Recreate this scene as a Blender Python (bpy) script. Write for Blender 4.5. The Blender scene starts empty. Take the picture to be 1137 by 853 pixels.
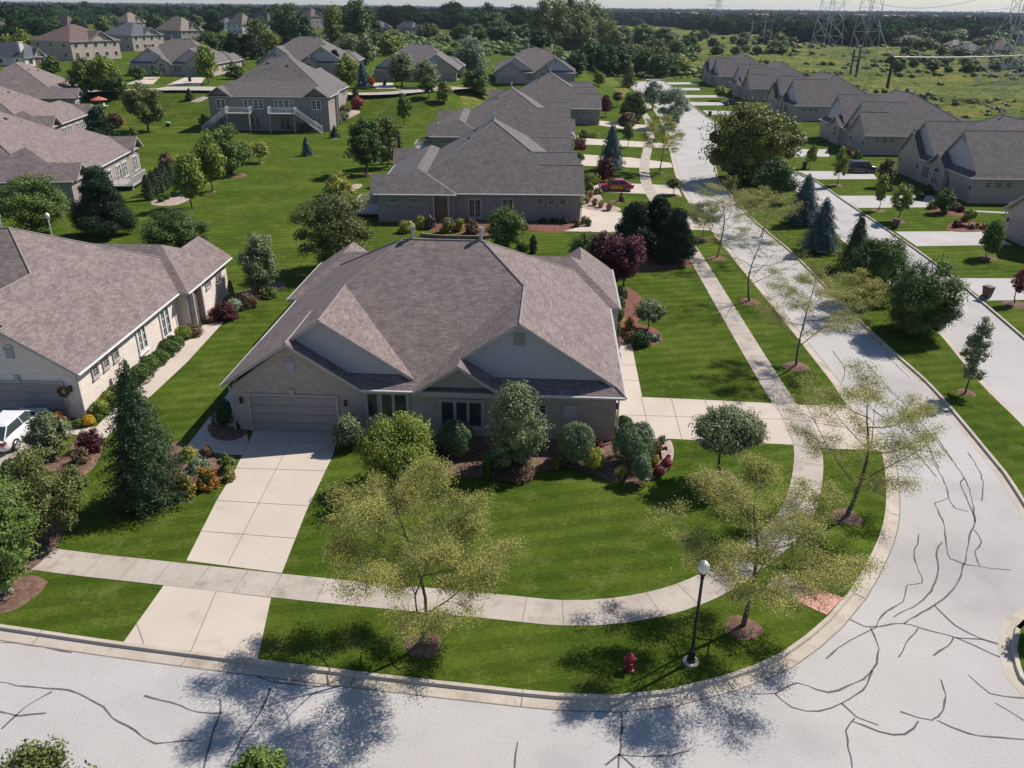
import bpy, bmesh, math, random
import numpy as np
from mathutils import Vector, Matrix, noise
from mathutils.geometry import tessellate_polygon
R = math.radians
scene = bpy.context.scene
COL = scene.collection

# ------------------------------------------------------------ camera
PW, PH, FOC = 1137., 853., 890.
PITCH, ROLL, CAMZ = math.atan(418/890), R(0.6), 22.0
_f = np.array([0, math.cos(PITCH), -math.sin(PITCH)]); _r = np.array([1., 0, 0]); _u = np.cross(_r, _f)
CR = _r*math.cos(ROLL)+_u*math.sin(ROLL); CU = -_r*math.sin(ROLL)+_u*math.cos(ROLL)
CPOS = np.array([0, 0, CAMZ])
cam = bpy.data.cameras.new('camera'); cam.sensor_width = 36; cam.lens = FOC/PW*36
cam.clip_start = 0.5; cam.clip_end = 40000
cam_o = bpy.data.objects.new('camera', cam); COL.objects.link(cam_o)
m = Matrix.Identity(4)
for i in range(3):
    m[i][0] = CR[i]; m[i][1] = CU[i]; m[i][2] = -_f[i]; m[i][3] = CPOS[i]
cam_o.matrix_world = m
scene.camera = cam_o

# ------------------------------------------------------------ light
SUN_AZ, SUN_EL = R(56.5), R(46.5)
world = bpy.data.worlds.new('World'); scene.world = world; world.use_nodes = True
nt = world.node_tree
bg = nt.nodes['Background']
sky = nt.nodes.new('ShaderNodeTexSky'); sky.sky_type = 'NISHITA'; sky.sun_disc = False
sky.sun_elevation = SUN_EL; sky.sun_rotation = SUN_AZ; sky.altitude = 200; sky.air_density = 1.0; sky.dust_density = 0.3
tint = nt.nodes.new('ShaderNodeMix'); tint.data_type = 'RGBA'; tint.blend_type = 'MULTIPLY'; tint.inputs[0].default_value = 1.0; tint.inputs[7].default_value = (0.95, 0.98, 1.06, 1)
nt.links.new(sky.outputs[0], tint.inputs[6]); nt.links.new(tint.outputs[2], bg.inputs[0]); bg.inputs[1].default_value = 0.078; sky.ozone_density = 3.0
sl = bpy.data.lights.new('sun', 'SUN'); sl.energy = 4.7; sl.angle = R(0.53); sl.color = (1.0, 0.945, 0.875)
so = bpy.data.objects.new('sun', sl); COL.objects.link(so)
sd = Vector((math.sin(SUN_AZ)*math.cos(SUN_EL), math.cos(SUN_AZ)*math.cos(SUN_EL), math.sin(SUN_EL)))
so.rotation_euler = sd.to_track_quat('Z', 'Y').to_euler(); so.location = (60, 40, 120)
scene.view_settings.view_transform = 'Standard'; scene.view_settings.look = 'None'
scene.view_settings.exposure = 0.28; scene.view_settings.gamma = 1.0
try: scene.view_settings.use_curve_mapping = False
except Exception: pass
scene.render.engine = 'CYCLES'
scene.cycles.max_bounces = 5; scene.cycles.diffuse_bounces = 2; scene.cycles.glossy_bounces = 2
scene.cycles.transmission_bounces = 3; scene.cycles.transparent_max_bounces = 4
scene.cycles.use_denoising = True

# ------------------------------------------------------------ photo pixel -> place on the ground
def sstep(a, b, x):
    t = min(1, max(0, (x-a)/(b-a))); return t*t*(3-2*t)
def hill(x, y):
    y0 = 163+35*sstep(-17, -6, x)
    return 4.8*sstep(y0, y0+30, y)*(1-sstep(17, 31, x))
def ray(px, py):
    return _f*FOC+CR*(px-PW/2)-CU*(py-PH/2)
def P(px, py, z=0.0):
    d = ray(px, py); t = (z-CAMZ)/d[2]; return CPOS+d*t
def G(px, py):
    d = ray(px, py); d = d/np.linalg.norm(d)
    p = P(px, py, 0.0)
    if p[1] < 158: return p
    t = 120.0
    while t < 6000:
        q = CPOS+d*t
        if q[2] <= hill(q[0], q[1]):
            a, b = t-2.0, t
            for _ in range(12):
                c = (a+b)/2; q = CPOS+d*c
                if q[2] <= hill(q[0], q[1]): b = c
                else: a = c
            return CPOS+d*b
        t += 2.0
    return CPOS+d*6000
def depth(p): return float((np.array(p)-CPOS)@_f)
def project(p):
    v = np.array(p, float)-CPOS; z = v@_f
    return PW/2+FOC*(v@CR)/z, PH/2-FOC*(v@CU)/z
def height_at(b, ty):
    """height of a thing standing at b whose top is seen at photo row ty"""
    lo, hi = 0.0, 60.0
    for _ in range(40):
        c = (lo+hi)/2
        if project((b[0], b[1], b[2]+c))[1] > ty: lo = c
        else: hi = c
    return lo

# ------------------------------------------------------------ materials
M = {}
def newmat(name):
    m = bpy.data.materials.new(name); m.use_nodes = True
    n = m.node_tree.nodes; b = n['Principled BSDF']; b.inputs['Roughness'].default_value = 0.8
    M[name] = m; return m, m.node_tree, b
def N(nt, t, **k):
    n = nt.nodes.new(t)
    for a, v in k.items():
        if a in n.inputs.keys(): n.inputs[a].default_value = v
        else: setattr(n, a, v)
    return n
def L(nt, a, b): nt.links.new(a, b)
def rgb(c): return (c[0], c[1], c[2], 1.0)
def ramp(nt, fac, stops):
    r = nt.nodes.new('ShaderNodeValToRGB')
    while len(r.color_ramp.elements) < len(stops): r.color_ramp.elements.new(0.5)
    for e, (p, c) in zip(r.color_ramp.elements, stops): e.position = p; e.color = rgb(c)
    L(nt, fac, r.inputs[0]); return r
def mixc(nt, fac, a, b, mode='MIX'):
    x = nt.nodes.new('ShaderNodeMix'); x.data_type = 'RGBA'; x.blend_type = mode
    if isinstance(fac, (int, float)): x.inputs[0].default_value = fac
    else: L(nt, fac, x.inputs[0])
    for s, v in ((6, a), (7, b)):
        if isinstance(v, tuple): x.inputs[s].default_value = rgb(v)
        else: L(nt, v, x.inputs[s])
    return x.outputs[2]
def nz(nt, scale, detail=3, rough=0.55, vec=None):
    n = N(nt, 'ShaderNodeTexNoise'); n.inputs['Scale'].default_value = scale
    n.inputs['Detail'].default_value = detail; n.inputs['Roughness'].default_value = rough
    if vec is not None: L(nt, vec, n.inputs['Vector'])
    return n.outputs['Fac']
def bump(nt, b, h, strength, dist):
    x = N(nt, 'ShaderNodeBump'); x.inputs['Strength'].default_value = strength; x.inputs['Distance'].default_value = dist
    L(nt, h, x.inputs['Height']); L(nt, x.outputs[0], b.inputs['Normal'])
def geo_pos(nt): return N(nt, 'ShaderNodeNewGeometry').outputs['Position']
def plain(name, c, rough=0.7, metal=0.0, var=0.12, scale=3.0):
    m, nt, b = newmat(name)
    f = nz(nt, scale, 4, 0.6, geo_pos(nt))
    r = ramp(nt, f, [(0.3, tuple(v*(1-var) for v in c)), (0.7, tuple(min(1, v*(1+var)) for v in c))])
    L(nt, r.outputs[0], b.inputs['Base Color']); b.inputs['Roughness'].default_value = rough; b.inputs['Metallic'].default_value = metal
    return m
def leafy(name, stops, rough=0.55, transl=0.22):
    m, nt, b = newmat(name)
    g = N(nt, 'ShaderNodeNewGeometry')
    r = ramp(nt, g.outputs['Random Per Island'], stops)
    f = nz(nt, 0.55, 2, 0.5, g.outputs['Position'])
    rr = ramp(nt, f, [(0.35, (0.72, 0.76, 0.7)), (0.65, (1.22, 1.18, 1.1))])
    c = mixc(nt, 1.0, r.outputs[0], rr.outputs[0], 'MULTIPLY')
    L(nt, c, b.inputs['Base Color']); b.inputs['Roughness'].default_value = rough
    b.inputs['Specular IOR Level'].default_value = 0.3 if rough < .9 else 0.0
    t = N(nt, 'ShaderNodeBsdfTranslucent'); L(nt, c, t.inputs[0])
    mx = N(nt, 'ShaderNodeMixShader'); mx.inputs[0].default_value = transl
    L(nt, b.outputs[0], mx.inputs[1]); L(nt, t.outputs[0], mx.inputs[2])
    L(nt, mx.outputs[0], nt.nodes['Material Output'].inputs[0])
    return m
def lf(name, c, v=0.35, extra=None, **k):
    if not name.startswith('far') and name not in ('gold', 'orange', 'white', 'tan', 'goldenrod'): c = tuple(x*1.45 for x in c)
    a = tuple(x*(1-v) for x in c); d = tuple(min(1, x*(1+v)) for x in c)
    st = [(0.0, a), (0.5, c), (0.9, d)]
    if extra: st += [(1.0, extra)]
    return leafy('leaf_'+name, st, **k)

def mat_shingle(name, c, c2):
    m, nt, b = newmat(name)
    uv = N(nt, 'ShaderNodeUVMap').outputs[0]
    br = N(nt, 'ShaderNodeTexBrick'); L(nt, uv, br.inputs['Vector'])
    br.inputs['Scale'].default_value = 1.0; br.inputs['Brick Width'].default_value = 0.36; br.inputs['Row Height'].default_value = 0.15
    br.inputs['Mortar Size'].default_value = 0.012; br.inputs['Mortar Smooth'].default_value = 0.6; br.inputs['Bias'].default_value = 0.0
    br.inputs['Color1'].default_value = rgb(c); br.inputs['Color2'].default_value = rgb(c2)
    br.inputs['Mortar'].default_value = rgb(tuple(x*0.45 for x in c)); br.offset = 0.37
    p = geo_pos(nt)
    f = ramp(nt, nz(nt, 1.1, 6, 0.75, p), [(0.3, (0.74, 0.72, 0.72)), (0.7, (1.25, 1.22, 1.2))])
    f2 = ramp(nt, nz(nt, 9, 3, 0.7, uv), [(0.3, (0.7, 0.7, 0.7)), (0.7, (1.28, 1.26, 1.26))])
    c_ = mixc(nt, 1.0, br.outputs[0], f.outputs[0], 'MULTIPLY'); c_ = mixc(nt, 1.0, c_, f2.outputs[0], 'MULTIPLY')
    L(nt, c_, b.inputs['Base Color']); b.inputs['Roughness'].default_value = 0.92
    bump(nt, b, br.outputs['Fac'], 0.5, -0.02)
    return m
def mat_brick(name, c, c2, mo):
    m, nt, b = newmat(name)
    uv = N(nt, 'ShaderNodeUVMap').outputs[0]
    br = N(nt, 'ShaderNodeTexBrick'); L(nt, uv, br.inputs['Vector'])
    br.inputs['Scale'].default_value = 1.0; br.inputs['Brick Width'].default_value = 0.3; br.inputs['Row Height'].default_value = 0.1
    br.inputs['Mortar Size'].default_value = 0.012; br.inputs['Mortar Smooth'].default_value = 0.3
    br.inputs['Color1'].default_value = rgb(c); br.inputs['Color2'].default_value = rgb(c2); br.inputs['Mortar'].default_value = rgb(mo)
    f = ramp(nt, nz(nt, 5, 5, 0.8, uv), [(0.3, (0.88, 0.86, 0.85)), (0.7, (1.1, 1.09, 1.08))])
    L(nt, mixc(nt, 1.0, br.outputs[0], f.outputs[0], 'MULTIPLY'), b.inputs['Base Color']); b.inputs['Roughness'].default_value = 0.9
    bump(nt, b, br.outputs['Fac'], 0.4, -0.01)
def mat_siding(name, c, step=0.16):
    m, nt, b = newmat(name)
    uv = N(nt, 'ShaderNodeUVMap').outputs[0]
    w = N(nt, 'ShaderNodeTexWave', wave_type='BANDS', bands_direction='Y', wave_profile='SAW'); L(nt, uv, w.inputs['Vector'])
    w.inputs['Scale'].default_value = 0.314/step
    r = ramp(nt, w.outputs['Fac'], [(0.0, tuple(x*0.7 for x in c)), (0.12, c), (1.0, c)])
    L(nt, r.outputs[0], b.inputs['Base Color']); b.inputs['Roughness'].default_value = 0.6
    bump(nt, b, w.outputs['Fac'], 0.3, 0.02)
def mat_ground(name, stops, sc=0.35, fine=14, fstr=(0.75, 1.25), bumpd=0.03, stain=None, rough=0.95, bstr=0.6):
    m, nt, b = newmat(name)
    p = geo_pos(nt)
    r = ramp(nt, nz(nt, sc, 5, 0.6, p), stops)
    f = nz(nt, fine, 4, 0.75, p)
    fr = ramp(nt, f, [(0.25, (fstr[0],)*3), (0.75, (fstr[1],)*3)])
    c = mixc(nt, 1.0, r.outputs[0], fr.outputs[0], 'MULTIPLY')
    if stain:
        s = ramp(nt, nz(nt, stain[0], 4, 0.6, p), [(stain[1], (1, 1, 1)), (stain[1]+0.18, stain[2])])
        c = mixc(nt, 1.0, c, s.outputs[0], 'MULTIPLY')
    L(nt, c, b.inputs['Base Color']); b.inputs['Roughness'].default_value = rough
    b.inputs['Specular IOR Level'].default_value = 0.2
    bump(nt, b, f, bstr, bumpd)
    return m, nt, b, c

mat_shingle('roof_brown', (0.25, 0.2, 0.185), (0.165, 0.132, 0.124))
mat_shingle('roof_grey', (0.165, 0.15, 0.145), (0.118, 0.105, 0.103))
mat_shingle('roof_slate', (0.12, 0.13, 0.155), (0.085, 0.092, 0.11))
mat_shingle('roof_red', (0.175, 0.115, 0.105), (0.125, 0.085, 0.078)); plain('ridge_shingle', (0.27, 0.225, 0.21), 0.9)
mat_shingle('roof_tan', (0.27, 0.225, 0.18), (0.2, 0.165, 0.135))
mat_brick('brick_beige', (0.47, 0.375, 0.32), (0.36, 0.285, 0.245), (0.5, 0.45, 0.41))
mat_brick('brick_cream', (0.82, 0.72, 0.63), (0.7, 0.6, 0.52), (0.78, 0.72, 0.66))
mat_brick('brick_rose', (0.33, 0.265, 0.24), (0.24, 0.195, 0.18), (0.4, 0.37, 0.345))
mat_siding('siding_grey', (0.47, 0.435, 0.47)); mat_siding('siding_cream', (0.6, 0.56, 0.48)); mat_siding('siding_taupe', (0.32, 0.29, 0.26))
plain('trim_taupe', (0.42, 0.385, 0.37), 0.5); plain('rail_white', (0.55, 0.53, 0.5), 0.6, var=0.08); plain('stone_dark', (0.2, 0.15, 0.12), 0.9, var=0.3); plain('trim_white', (0.74, 0.72, 0.69), 0.45, var=0.05)
plain('gutter', (0.62, 0.6, 0.57), 0.35, var=0.06)
plain('garage_door', (0.31, 0.275, 0.265), 0.5, var=0.05); plain('door_brown', (0.16, 0.1, 0.07), 0.5)
m_, nt_, b_ = newmat('glass_dark'); b_.inputs['Base Color'].default_value = (0.04, 0.06, 0.055, 1); b_.inputs['Roughness'].default_value = 0.06
b_.inputs['Specular IOR Level'].default_value = 0.7
m_, nt_, b_ = newmat('blind'); b_.inputs['Base Color'].default_value = (0.55, 0.55, 0.52, 1); b_.inputs['Roughness'].default_value = 0.3
plain('galvanised', (0.45, 0.46, 0.47), 0.4, 0.6); plain('black_metal', (0.018, 0.018, 0.02), 0.35, 0.3, 0.1)
plain('black_plastic', (0.03, 0.024, 0.026), 0.5); plain('maroon_plastic', (0.07, 0.022, 0.025), 0.5)
plain('bark', (0.11, 0.08, 0.058), 0.95, var=0.35, scale=9); plain('bark_grey', (0.2, 0.18, 0.155), 0.95, var=0.3, scale=9)
plain('steel_lattice', (0.5, 0.52, 0.55), 0.5, 0.3); plain('pole_wood', (0.045, 0.035, 0.03), 0.9)
plain('paint_red', (0.42, 0.02, 0.03), 0.28); plain('hydrant_red', (0.25, 0.02, 0.025), 0.4)
plain('globe_white', (0.82, 0.8, 0.7), 0.25, var=0.03); plain('decal_gold', (0.65, 0.36, 0.06), 0.4, var=0.3, scale=6)
plain('tyre', (0.015, 0.015, 0.015), 0.85); plain('rim', (0.5, 0.5, 0.52), 0.3, 0.8)
plain('cloth_pink', (0.7, 0.35, 0.4), 0.8); plain('cloth_red', (0.5, 0.12, 0.08), 0.8); plain('deck_wood', (0.4, 0.38, 0.36), 0.7)
plain('stone', (0.42, 0.36, 0.3), 0.9, var=0.25); plain('terracotta', (0.4, 0.16, 0.08), 0.8)
for nm, c in (('car_white', (0.8, 0.8, 0.82)), ('car_red', (0.38, 0.012, 0.025)), ('car_black', (0.02, 0.022, 0.028))):
    m_, nt_, b_ = newmat(nm); b_.inputs['Base Color'].default_value = rgb(c); b_.inputs['Roughness'].default_value = 0.28
    b_.inputs['Coat Weight'].default_value = 0.8; b_.inputs['Coat Roughness'].default_value = 0.05
m_, nt_, b_ = newmat('lamp_red_glass'); b_.inputs['Base Color'].default_value = (0.25, 0.01, 0.01, 1); b_.inputs['Roughness'].default_value = 0.15
m_, nt_, b_ = newmat('lamp_clear'); b_.inputs['Base Color'].default_value = (0.7, 0.72, 0.75, 1); b_.inputs['Roughness'].default_value = 0.1

# lawn with mowing bands, worn patches and blade texture
m_, nt_, b_ = newmat('grass')
p_ = geo_pos(nt_)
r_ = ramp(nt_, nz(nt_, 0.16, 5, 0.6, p_), [(0.32, (0.042, 0.074, 0.009)), (0.52, (0.064, 0.1, 0.013)), (0.72, (0.1, 0.135, 0.02))])
mp_ = N(nt_, 'ShaderNodeMapping'); L(nt_, p_, mp_.inputs[0]); mp_.inputs['Rotation'].default_value = (0, 0, R(78))
w_ = N(nt_, 'ShaderNodeTexWave', wave_type='BANDS', bands_direction='X'); L(nt_, mp_.outputs[0], w_.inputs['Vector'])
w_.inputs['Scale'].default_value = 0.26; w_.inputs['Distortion'].default_value = 2.2; w_.inputs['Detail'].default_value = 3; w_.inputs['Detail Scale'].default_value = 0.35
wr_ = ramp(nt_, w_.outputs['Fac'], [(0.35, (0.88, 0.9, 0.86)), (0.65, (1.12, 1.1, 1.1))])
c_ = mixc(nt_, 1.0, r_.outputs[0], wr_.outputs[0], 'MULTIPLY')
pr_ = ramp(nt_, nz(nt_, 0.75, 5, 0.65, p_), [(0.5, (0, 0, 0)), (0.78, (1, 1, 1))])
c_ = mixc(nt_, pr_.outputs[0], c_, (0.12, 0.15, 0.035))
f_ = nz(nt_, 6, 8, 0.85, p_); fr_ = ramp(nt_, f_, [(0.25, (0.42, 0.45, 0.42)), (0.75, (1.6, 1.55, 1.5))])
c_ = mixc(nt_, 1.0, c_, fr_.outputs[0], 'MULTIPLY')
mq_ = N(nt_, 'ShaderNodeMapping'); L(nt_, p_, mq_.inputs[0]); mq_.inputs['Rotation'].default_value = (0, 0, R(12)); mq_.inputs['Scale'].default_value = (3.2, 30, 3)
st_ = ramp(nt_, nz(nt_, 1.0, 4, 0.7, mq_.outputs[0]), [(0.3, (0.72, 0.74, 0.7)), (0.7, (1.3, 1.27, 1.25))]); c_ = mixc(nt_, 1.0, c_, st_.outputs[0], 'MULTIPLY')
L(nt_, c_, b_.inputs['Base Color']); b_.inputs['Roughness'].default_value = 1.0; b_.inputs['Specular IOR Level'].default_value = 0.03
bump(nt_, b_, f_, 0.8, 0.06)

mat_ground('asphalt', [(0.3, (0.435, 0.41, 0.388)), (0.7, (0.505, 0.48, 0.455))], 0.12, 16, (0.74, 1.2), 0.008, (0.16, 0.5, (0.84, 0.84, 0.85)))
mat_ground('concrete', [(0.3, (0.52, 0.44, 0.365)), (0.7, (0.58, 0.5, 0.42))], 0.3, 18, (0.93, 1.05), 0.004, (0.7, 0.58, (0.84, 0.82, 0.8)))
mat_ground('concrete_old', [(0.3, (0.40, 0.345, 0.29)), (0.7, (0.51, 0.445, 0.385))], 0.5, 12, (0.85, 1.1), 0.006, (1.1, 0.52, (0.72, 0.7, 0.68)))
mat_ground('concrete_white', [(0.3, (0.42, 0.4, 0.375)), (0.7, (0.5, 0.475, 0.45))], 0.3, 18, (0.94, 1.05), 0.004)
mat_ground('kerb_concrete', [(0.3, (0.43, 0.37, 0.3)), (0.7, (0.56, 0.49, 0.41))], 0.6, 10, (0.85, 1.1), 0.006, (0.9, 0.54, (0.75, 0.72, 0.68)))
mat_ground('tactile', [(0.3, (0.56, 0.29, 0.235)), (0.7, (0.62, 0.33, 0.27))], 0.8, 20, (0.95, 1.05), 0.01)
mat_ground('tar', [(0.3, (0.09, 0.088, 0.085)), (0.7, (0.15, 0.145, 0.14))], 3, 20, (0.8, 1.2), 0.004)
mat_ground('joint', [(0.3, (0.2, 0.17, 0.14)), (0.7, (0.28, 0.24, 0.2))], 2, 10, (0.8, 1.2), 0.002)
mat_ground('mulch', [(0.3, (0.13, 0.072, 0.05)), (0.7, (0.27, 0.17, 0.125))], 3.5, 16, (0.45, 1.6), 0.07, None, 0.95, 1.0)
mat_ground('mulch_red', [(0.3, (0.15, 0.055, 0.04)), (0.7, (0.25, 0.12, 0.09))], 3.5, 16, (0.45, 1.6), 0.07, None, 0.95, 1.0)
mat_ground('pebble', [(0.3, (0.3, 0.22, 0.18)), (0.7, (0.5, 0.4, 0.34))], 3, 13, (0.5, 1.5), 0.05, None, 0.9, 1.0)
mat_ground('concrete_warm', [(0.3, (0.5, 0.43, 0.36)), (0.7, (0.58, 0.5, 0.42))], 0.3)
# rough meadow / fields, the ground out to the horizon
m_, nt_, b_ = newmat('meadow')
p_ = geo_pos(nt_)
r_ = ramp(nt_, nz(nt_, 0.035, 7, 0.7, p_), [(0.34, (0.07, 0.1, 0.022)), (0.5, (0.115, 0.15, 0.03)), (0.56, (0.2, 0.18, 0.04)), (0.62, (0.12, 0.15, 0.032)), (0.78, (0.15, 0.14, 0.06))])
f_ = nz(nt_, 0.9, 6, 0.75, p_); fr_ = ramp(nt_, f_, [(0.3, (0.45, 0.5, 0.45)), (0.7, (1.5, 1.45, 1.4))])
L(nt_, mixc(nt_, 1.0, r_.outputs[0], fr_.outputs[0], 'MULTIPLY'), b_.inputs['Base Color']); b_.inputs['Roughness'].default_value = 1.0
b_.inputs['Specular IOR Level'].default_value = 0.1
bump(nt_, b_, f_, 1.0, 0.5)

lf('green', (0.085, 0.13, 0.027), 0.45); lf('mid', (0.06, 0.1, 0.024), 0.45); lf('dark', (0.028, 0.062, 0.018)); lf('lime', (0.145, 0.185, 0.03), 0.35, (0.3, 0.26, 0.03))
lf('olive', (0.105, 0.12, 0.036), 0.45); lf('yellow', (0.24, 0.24, 0.05), 0.3); lf('locust', (0.235, 0.235, 0.065), 0.35, (0.45, 0.38, 0.14), transl=0.3)
lf('greyg', (0.145, 0.17, 0.085), 0.4); lf('pale', (0.14, 0.17, 0.085)); lf('plum', (0.075, 0.018, 0.028), 0.4); lf('red', (0.2, 0.045, 0.045), 0.4)
lf('spruce', (0.024, 0.045, 0.016), 0.45, transl=0.08); lf('blue', (0.045, 0.085, 0.085), 0.35, transl=0.08); lf('pine', (0.018, 0.04, 0.017), 0.4, transl=0.08)
lf('bronze', (0.12, 0.085, 0.05), 0.4); lf('box', (0.1, 0.145, 0.072), 0.45); lf('silver', (0.17, 0.21, 0.14), 0.3)
lf('gold', (0.5, 0.33, 0.03), 0.3); lf('orange', (0.5, 0.16, 0.02), 0.3); lf('white', (0.6, 0.6, 0.52), 0.2); lf('tan', (0.35, 0.25, 0.16), 0.3); lf('turf', (0.05, 0.11, 0.018), 0.4)
lf('autumn', (0.1, 0.115, 0.022), 0.55, (0.28, 0.22, 0.04)); lf('far_dark', (0.018, 0.036, 0.018), 0.35, rough=1.0, transl=0.02); lf('far', (0.028, 0.052, 0.02), 0.4, rough=1.0, transl=0.05); lf('far_lime', (0.06, 0.085, 0.025), 0.4, rough=1.0, transl=0.1)  # far leaves: shade of the backlit crowns is put into their dark colour
lf('goldenrod', (0.2, 0.17, 0.04), 0.25); lf('scrub', (0.085, 0.105, 0.032), 0.25)

# ------------------------------------------------------------ mesh helpers
LABELS = {}
def tag(o, label=None, cat=None, group=None, kind=None):
    if label: o['label'] = label
    if cat: o['category'] = cat
    if group: o['group'] = group
    if kind: o['kind'] = kind
    return o
def empty(name, loc, rz=0.0, parent=None):
    o = bpy.data.objects.new(name, None); COL.objects.link(o); o.empty_display_size = 0.3
    o.location = loc; o.rotation_euler = (0, 0, rz)
    if parent: o.parent = parent
    return o
def link_mesh(name, me, parent=None, loc=None):
    o = bpy.data.objects.new(name, me); COL.objects.link(o)
    if parent: o.parent = parent
    if loc is not None: o.location = loc
    return o
class MB:
    def __init__(s): s.v = []; s.f = []; s.m = []; s.sm = False
    def add(s, vs, fs, mi=0):
        o = len(s.v); s.v += [tuple(map(float, q)) for q in vs]
        for f in fs: s.f.append([i+o for i in f]); s.m.append(mi)
    def box(s, a, b, mi=0):
        x0, y0, z0 = a; x1, y1, z1 = b
        vs = [(x0, y0, z0), (x1, y0, z0), (x1, y1, z0), (x0, y1, z0), (x0, y0, z1), (x1, y0, z1), (x1, y1, z1), (x0, y1, z1)]
        s.add(vs, [(0, 3, 2, 1), (4, 5, 6, 7), (0, 1, 5, 4), (1, 2, 6, 5), (2, 3, 7, 6), (3, 0, 4, 7)], mi)
    def prism(s, poly, z0, z1, mi=0, side=None):
        """vertical extrusion of a 2-D polygon; z0/z1 numbers"""
        n = len(poly); tri = tessellate_polygon([[Vector((p[0], p[1], 0)) for p in poly]])
        vs = [(p[0], p[1], z0) for p in poly]+[(p[0], p[1], z1) for p in poly]
        s.add(vs, [], mi); o = len(s.v)-2*n
        for t in tri:
            a = [poly[i] for i in t]
            cr = (a[1][0]-a[0][0])*(a[2][1]-a[0][1])-(a[1][1]-a[0][1])*(a[2][0]-a[0][0])
            t = t if cr > 0 else t[::-1]
            s.f.append([o+n+i for i in t]); s.m.append(mi)
            s.f.append([o+i for i in t[::-1]]); s.m.append(mi)
        for i in range(n):
            j = (i+1) % n; s.f.append([o+i, o+j, o+n+j, o+n+i]); s.m.append(mi if side is None else side)
    def slab(s, poly, th, mi=0, side=1):
        """thick sheet: planar 3-D polygon extruded straight down by th"""
        n = len(poly); o = len(s.v)
        s.v += [tuple(map(float, p)) for p in poly]+[(float(p[0]), float(p[1]), float(p[2])-th) for p in poly]
        s.f.append([o+i for i in range(n)]); s.m.append(mi)
        s.f.append([o+n+i for i in range(n)][::-1]); s.m.append(side)
        for i in range(n):
            j = (i+1) % n; s.f.append([o+i, o+n+i, o+n+j, o+j]); s.m.append(side)
    def tube(s, pts, rad, n=6, mi=0, cap=True):
        pts = [Vector(p) for p in pts]
        if not hasattr(rad, '__len__'): rad = [rad]*len(pts)
        o = len(s.v); up = None
        for i, p in enumerate(pts):
            d = (pts[min(i+1, len(pts)-1)]-pts[max(i-1, 0)])
            d = d.normalized() if d.length > 1e-9 else Vector((0, 0, 1))
            a = Vector((1, 0, 0)) if abs(d.x) < 0.8 else Vector((0, 1, 0))
            if up is not None: a = up
            a = (a-d*a.dot(d)).normalized(); up = a; b = d.cross(a)
            for k in range(n):
                t = 2*math.pi*k/n; s.v.append(tuple(p+(a*math.cos(t)+b*math.sin(t))*rad[i]))
        for i in range(len(pts)-1):
            for k in range(n):
                s.f.append([o+i*n+k, o+i*n+(k+1) % n, o+(i+1)*n+(k+1) % n, o+(i+1)*n+k]); s.m.append(mi)
        if cap:
            s.f.append([o+k for k in range(n)][::-1]); s.m.append(mi)
            s.f.append([o+(len(pts)-1)*n+k for k in range(n)]); s.m.append(mi)
    def lathe(s, prof, c=(0, 0, 0), n=16, mi=0):
        o = len(s.v)
        for r, z in prof:
            for k in range(n):
                t = 2*math.pi*k/n; s.v.append((c[0]+r*math.cos(t), c[1]+r*math.sin(t), c[2]+z))
        for i in range(len(prof)-1):
            for k in range(n):
                s.f.append([o+i*n+k, o+i*n+(k+1) % n, o+(i+1)*n+(k+1) % n, o+(i+1)*n+k]); s.m.append(mi)
    def build(s, name, mats, parent=None, loc=None, smooth=False):
        me = bpy.data.meshes.new(name); me.from_pydata(s.v, [], s.f)
        for mt in (mats if isinstance(mats, (list, tuple)) else [mats]): me.materials.append(M[mt])
        me.polygons.foreach_set('material_index', s.m[:len(me.polygons)])
        uv = me.uv_layers.new(name='UVMap'); co = me.vertices
        for p in me.polygons:
            n = p.normal
            if abs(n.z) > 0.985: t = Vector((1, 0, 0)); b = Vector((0, 1, 0))
            else: t = Vector((-n.y, n.x, 0)).normalized(); b = n.cross(t)
            for li, vi in zip(p.loop_indices, p.vertices):
                c = co[vi].co; uv.data[li].uv = (c.dot(t), c.dot(b))
        if smooth: me.polygons.foreach_set('use_smooth', [True]*len(me.polygons))
        me.update()
        return link_mesh(name, me, parent, loc)
def catmull(pts, step=1.0, closed=False):
    pts = [np.array(p[:2], float) for p in pts]; n = len(pts); out = []
    rng_ = range(n if closed else n-1)
    for i in rng_:
        p0 = pts[(i-1) % n] if closed or i > 0 else 2*pts[0]-pts[1]
        p1 = pts[i]; p2 = pts[(i+1) % n]
        p3 = pts[(i+2) % n] if closed or i+2 < n else 2*pts[-1]-pts[-2]
        k = max(1, int(np.linalg.norm(p2-p1)/step))
        for j in range(k):
            t = j/k; out.append(0.5*((2*p1)+(-p0+p2)*t+(2*p0-5*p1+4*p2-p3)*t*t+(-p0+3*p1-3*p2+p3)*t**3))
    if not closed: out.append(pts[-1])
    return out
def offset(path, d):
    """shift a 2-D path to its left by d"""
    out = []; n = len(path)
    for i, p in enumerate(path):
        t = path[min(i+1, n-1)]-path[max(i-1, 0)]; t = t/max(1e-9, np.linalg.norm(t))
        out.append(p+np.array([-t[1], t[0]])*d)
    return out
def sheet(name, poly, z, mat, kind='structure', th=None, zfun=None):
    b = MB()
    if th: b.prism(poly, z-th, z)
    else:
        tri = tessellate_polygon([[Vector((p[0], p[1], 0)) for p in poly]])
        o = [(p[0], p[1], z+(zfun(p[0], p[1]) if zfun else 0)) for p in poly]; fs = []
        for t in tri:
            a = [poly[i] for i in t]
            cr = (a[1][0]-a[0][0])*(a[2][1]-a[0][1])-(a[1][1]-a[0][1])*(a[2][0]-a[0][0])
            fs.append(t if cr > 0 else t[::-1])
        b.add(o, fs)
    ob = b.build(name, mat); ob['kind'] = kind; return ob
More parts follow.
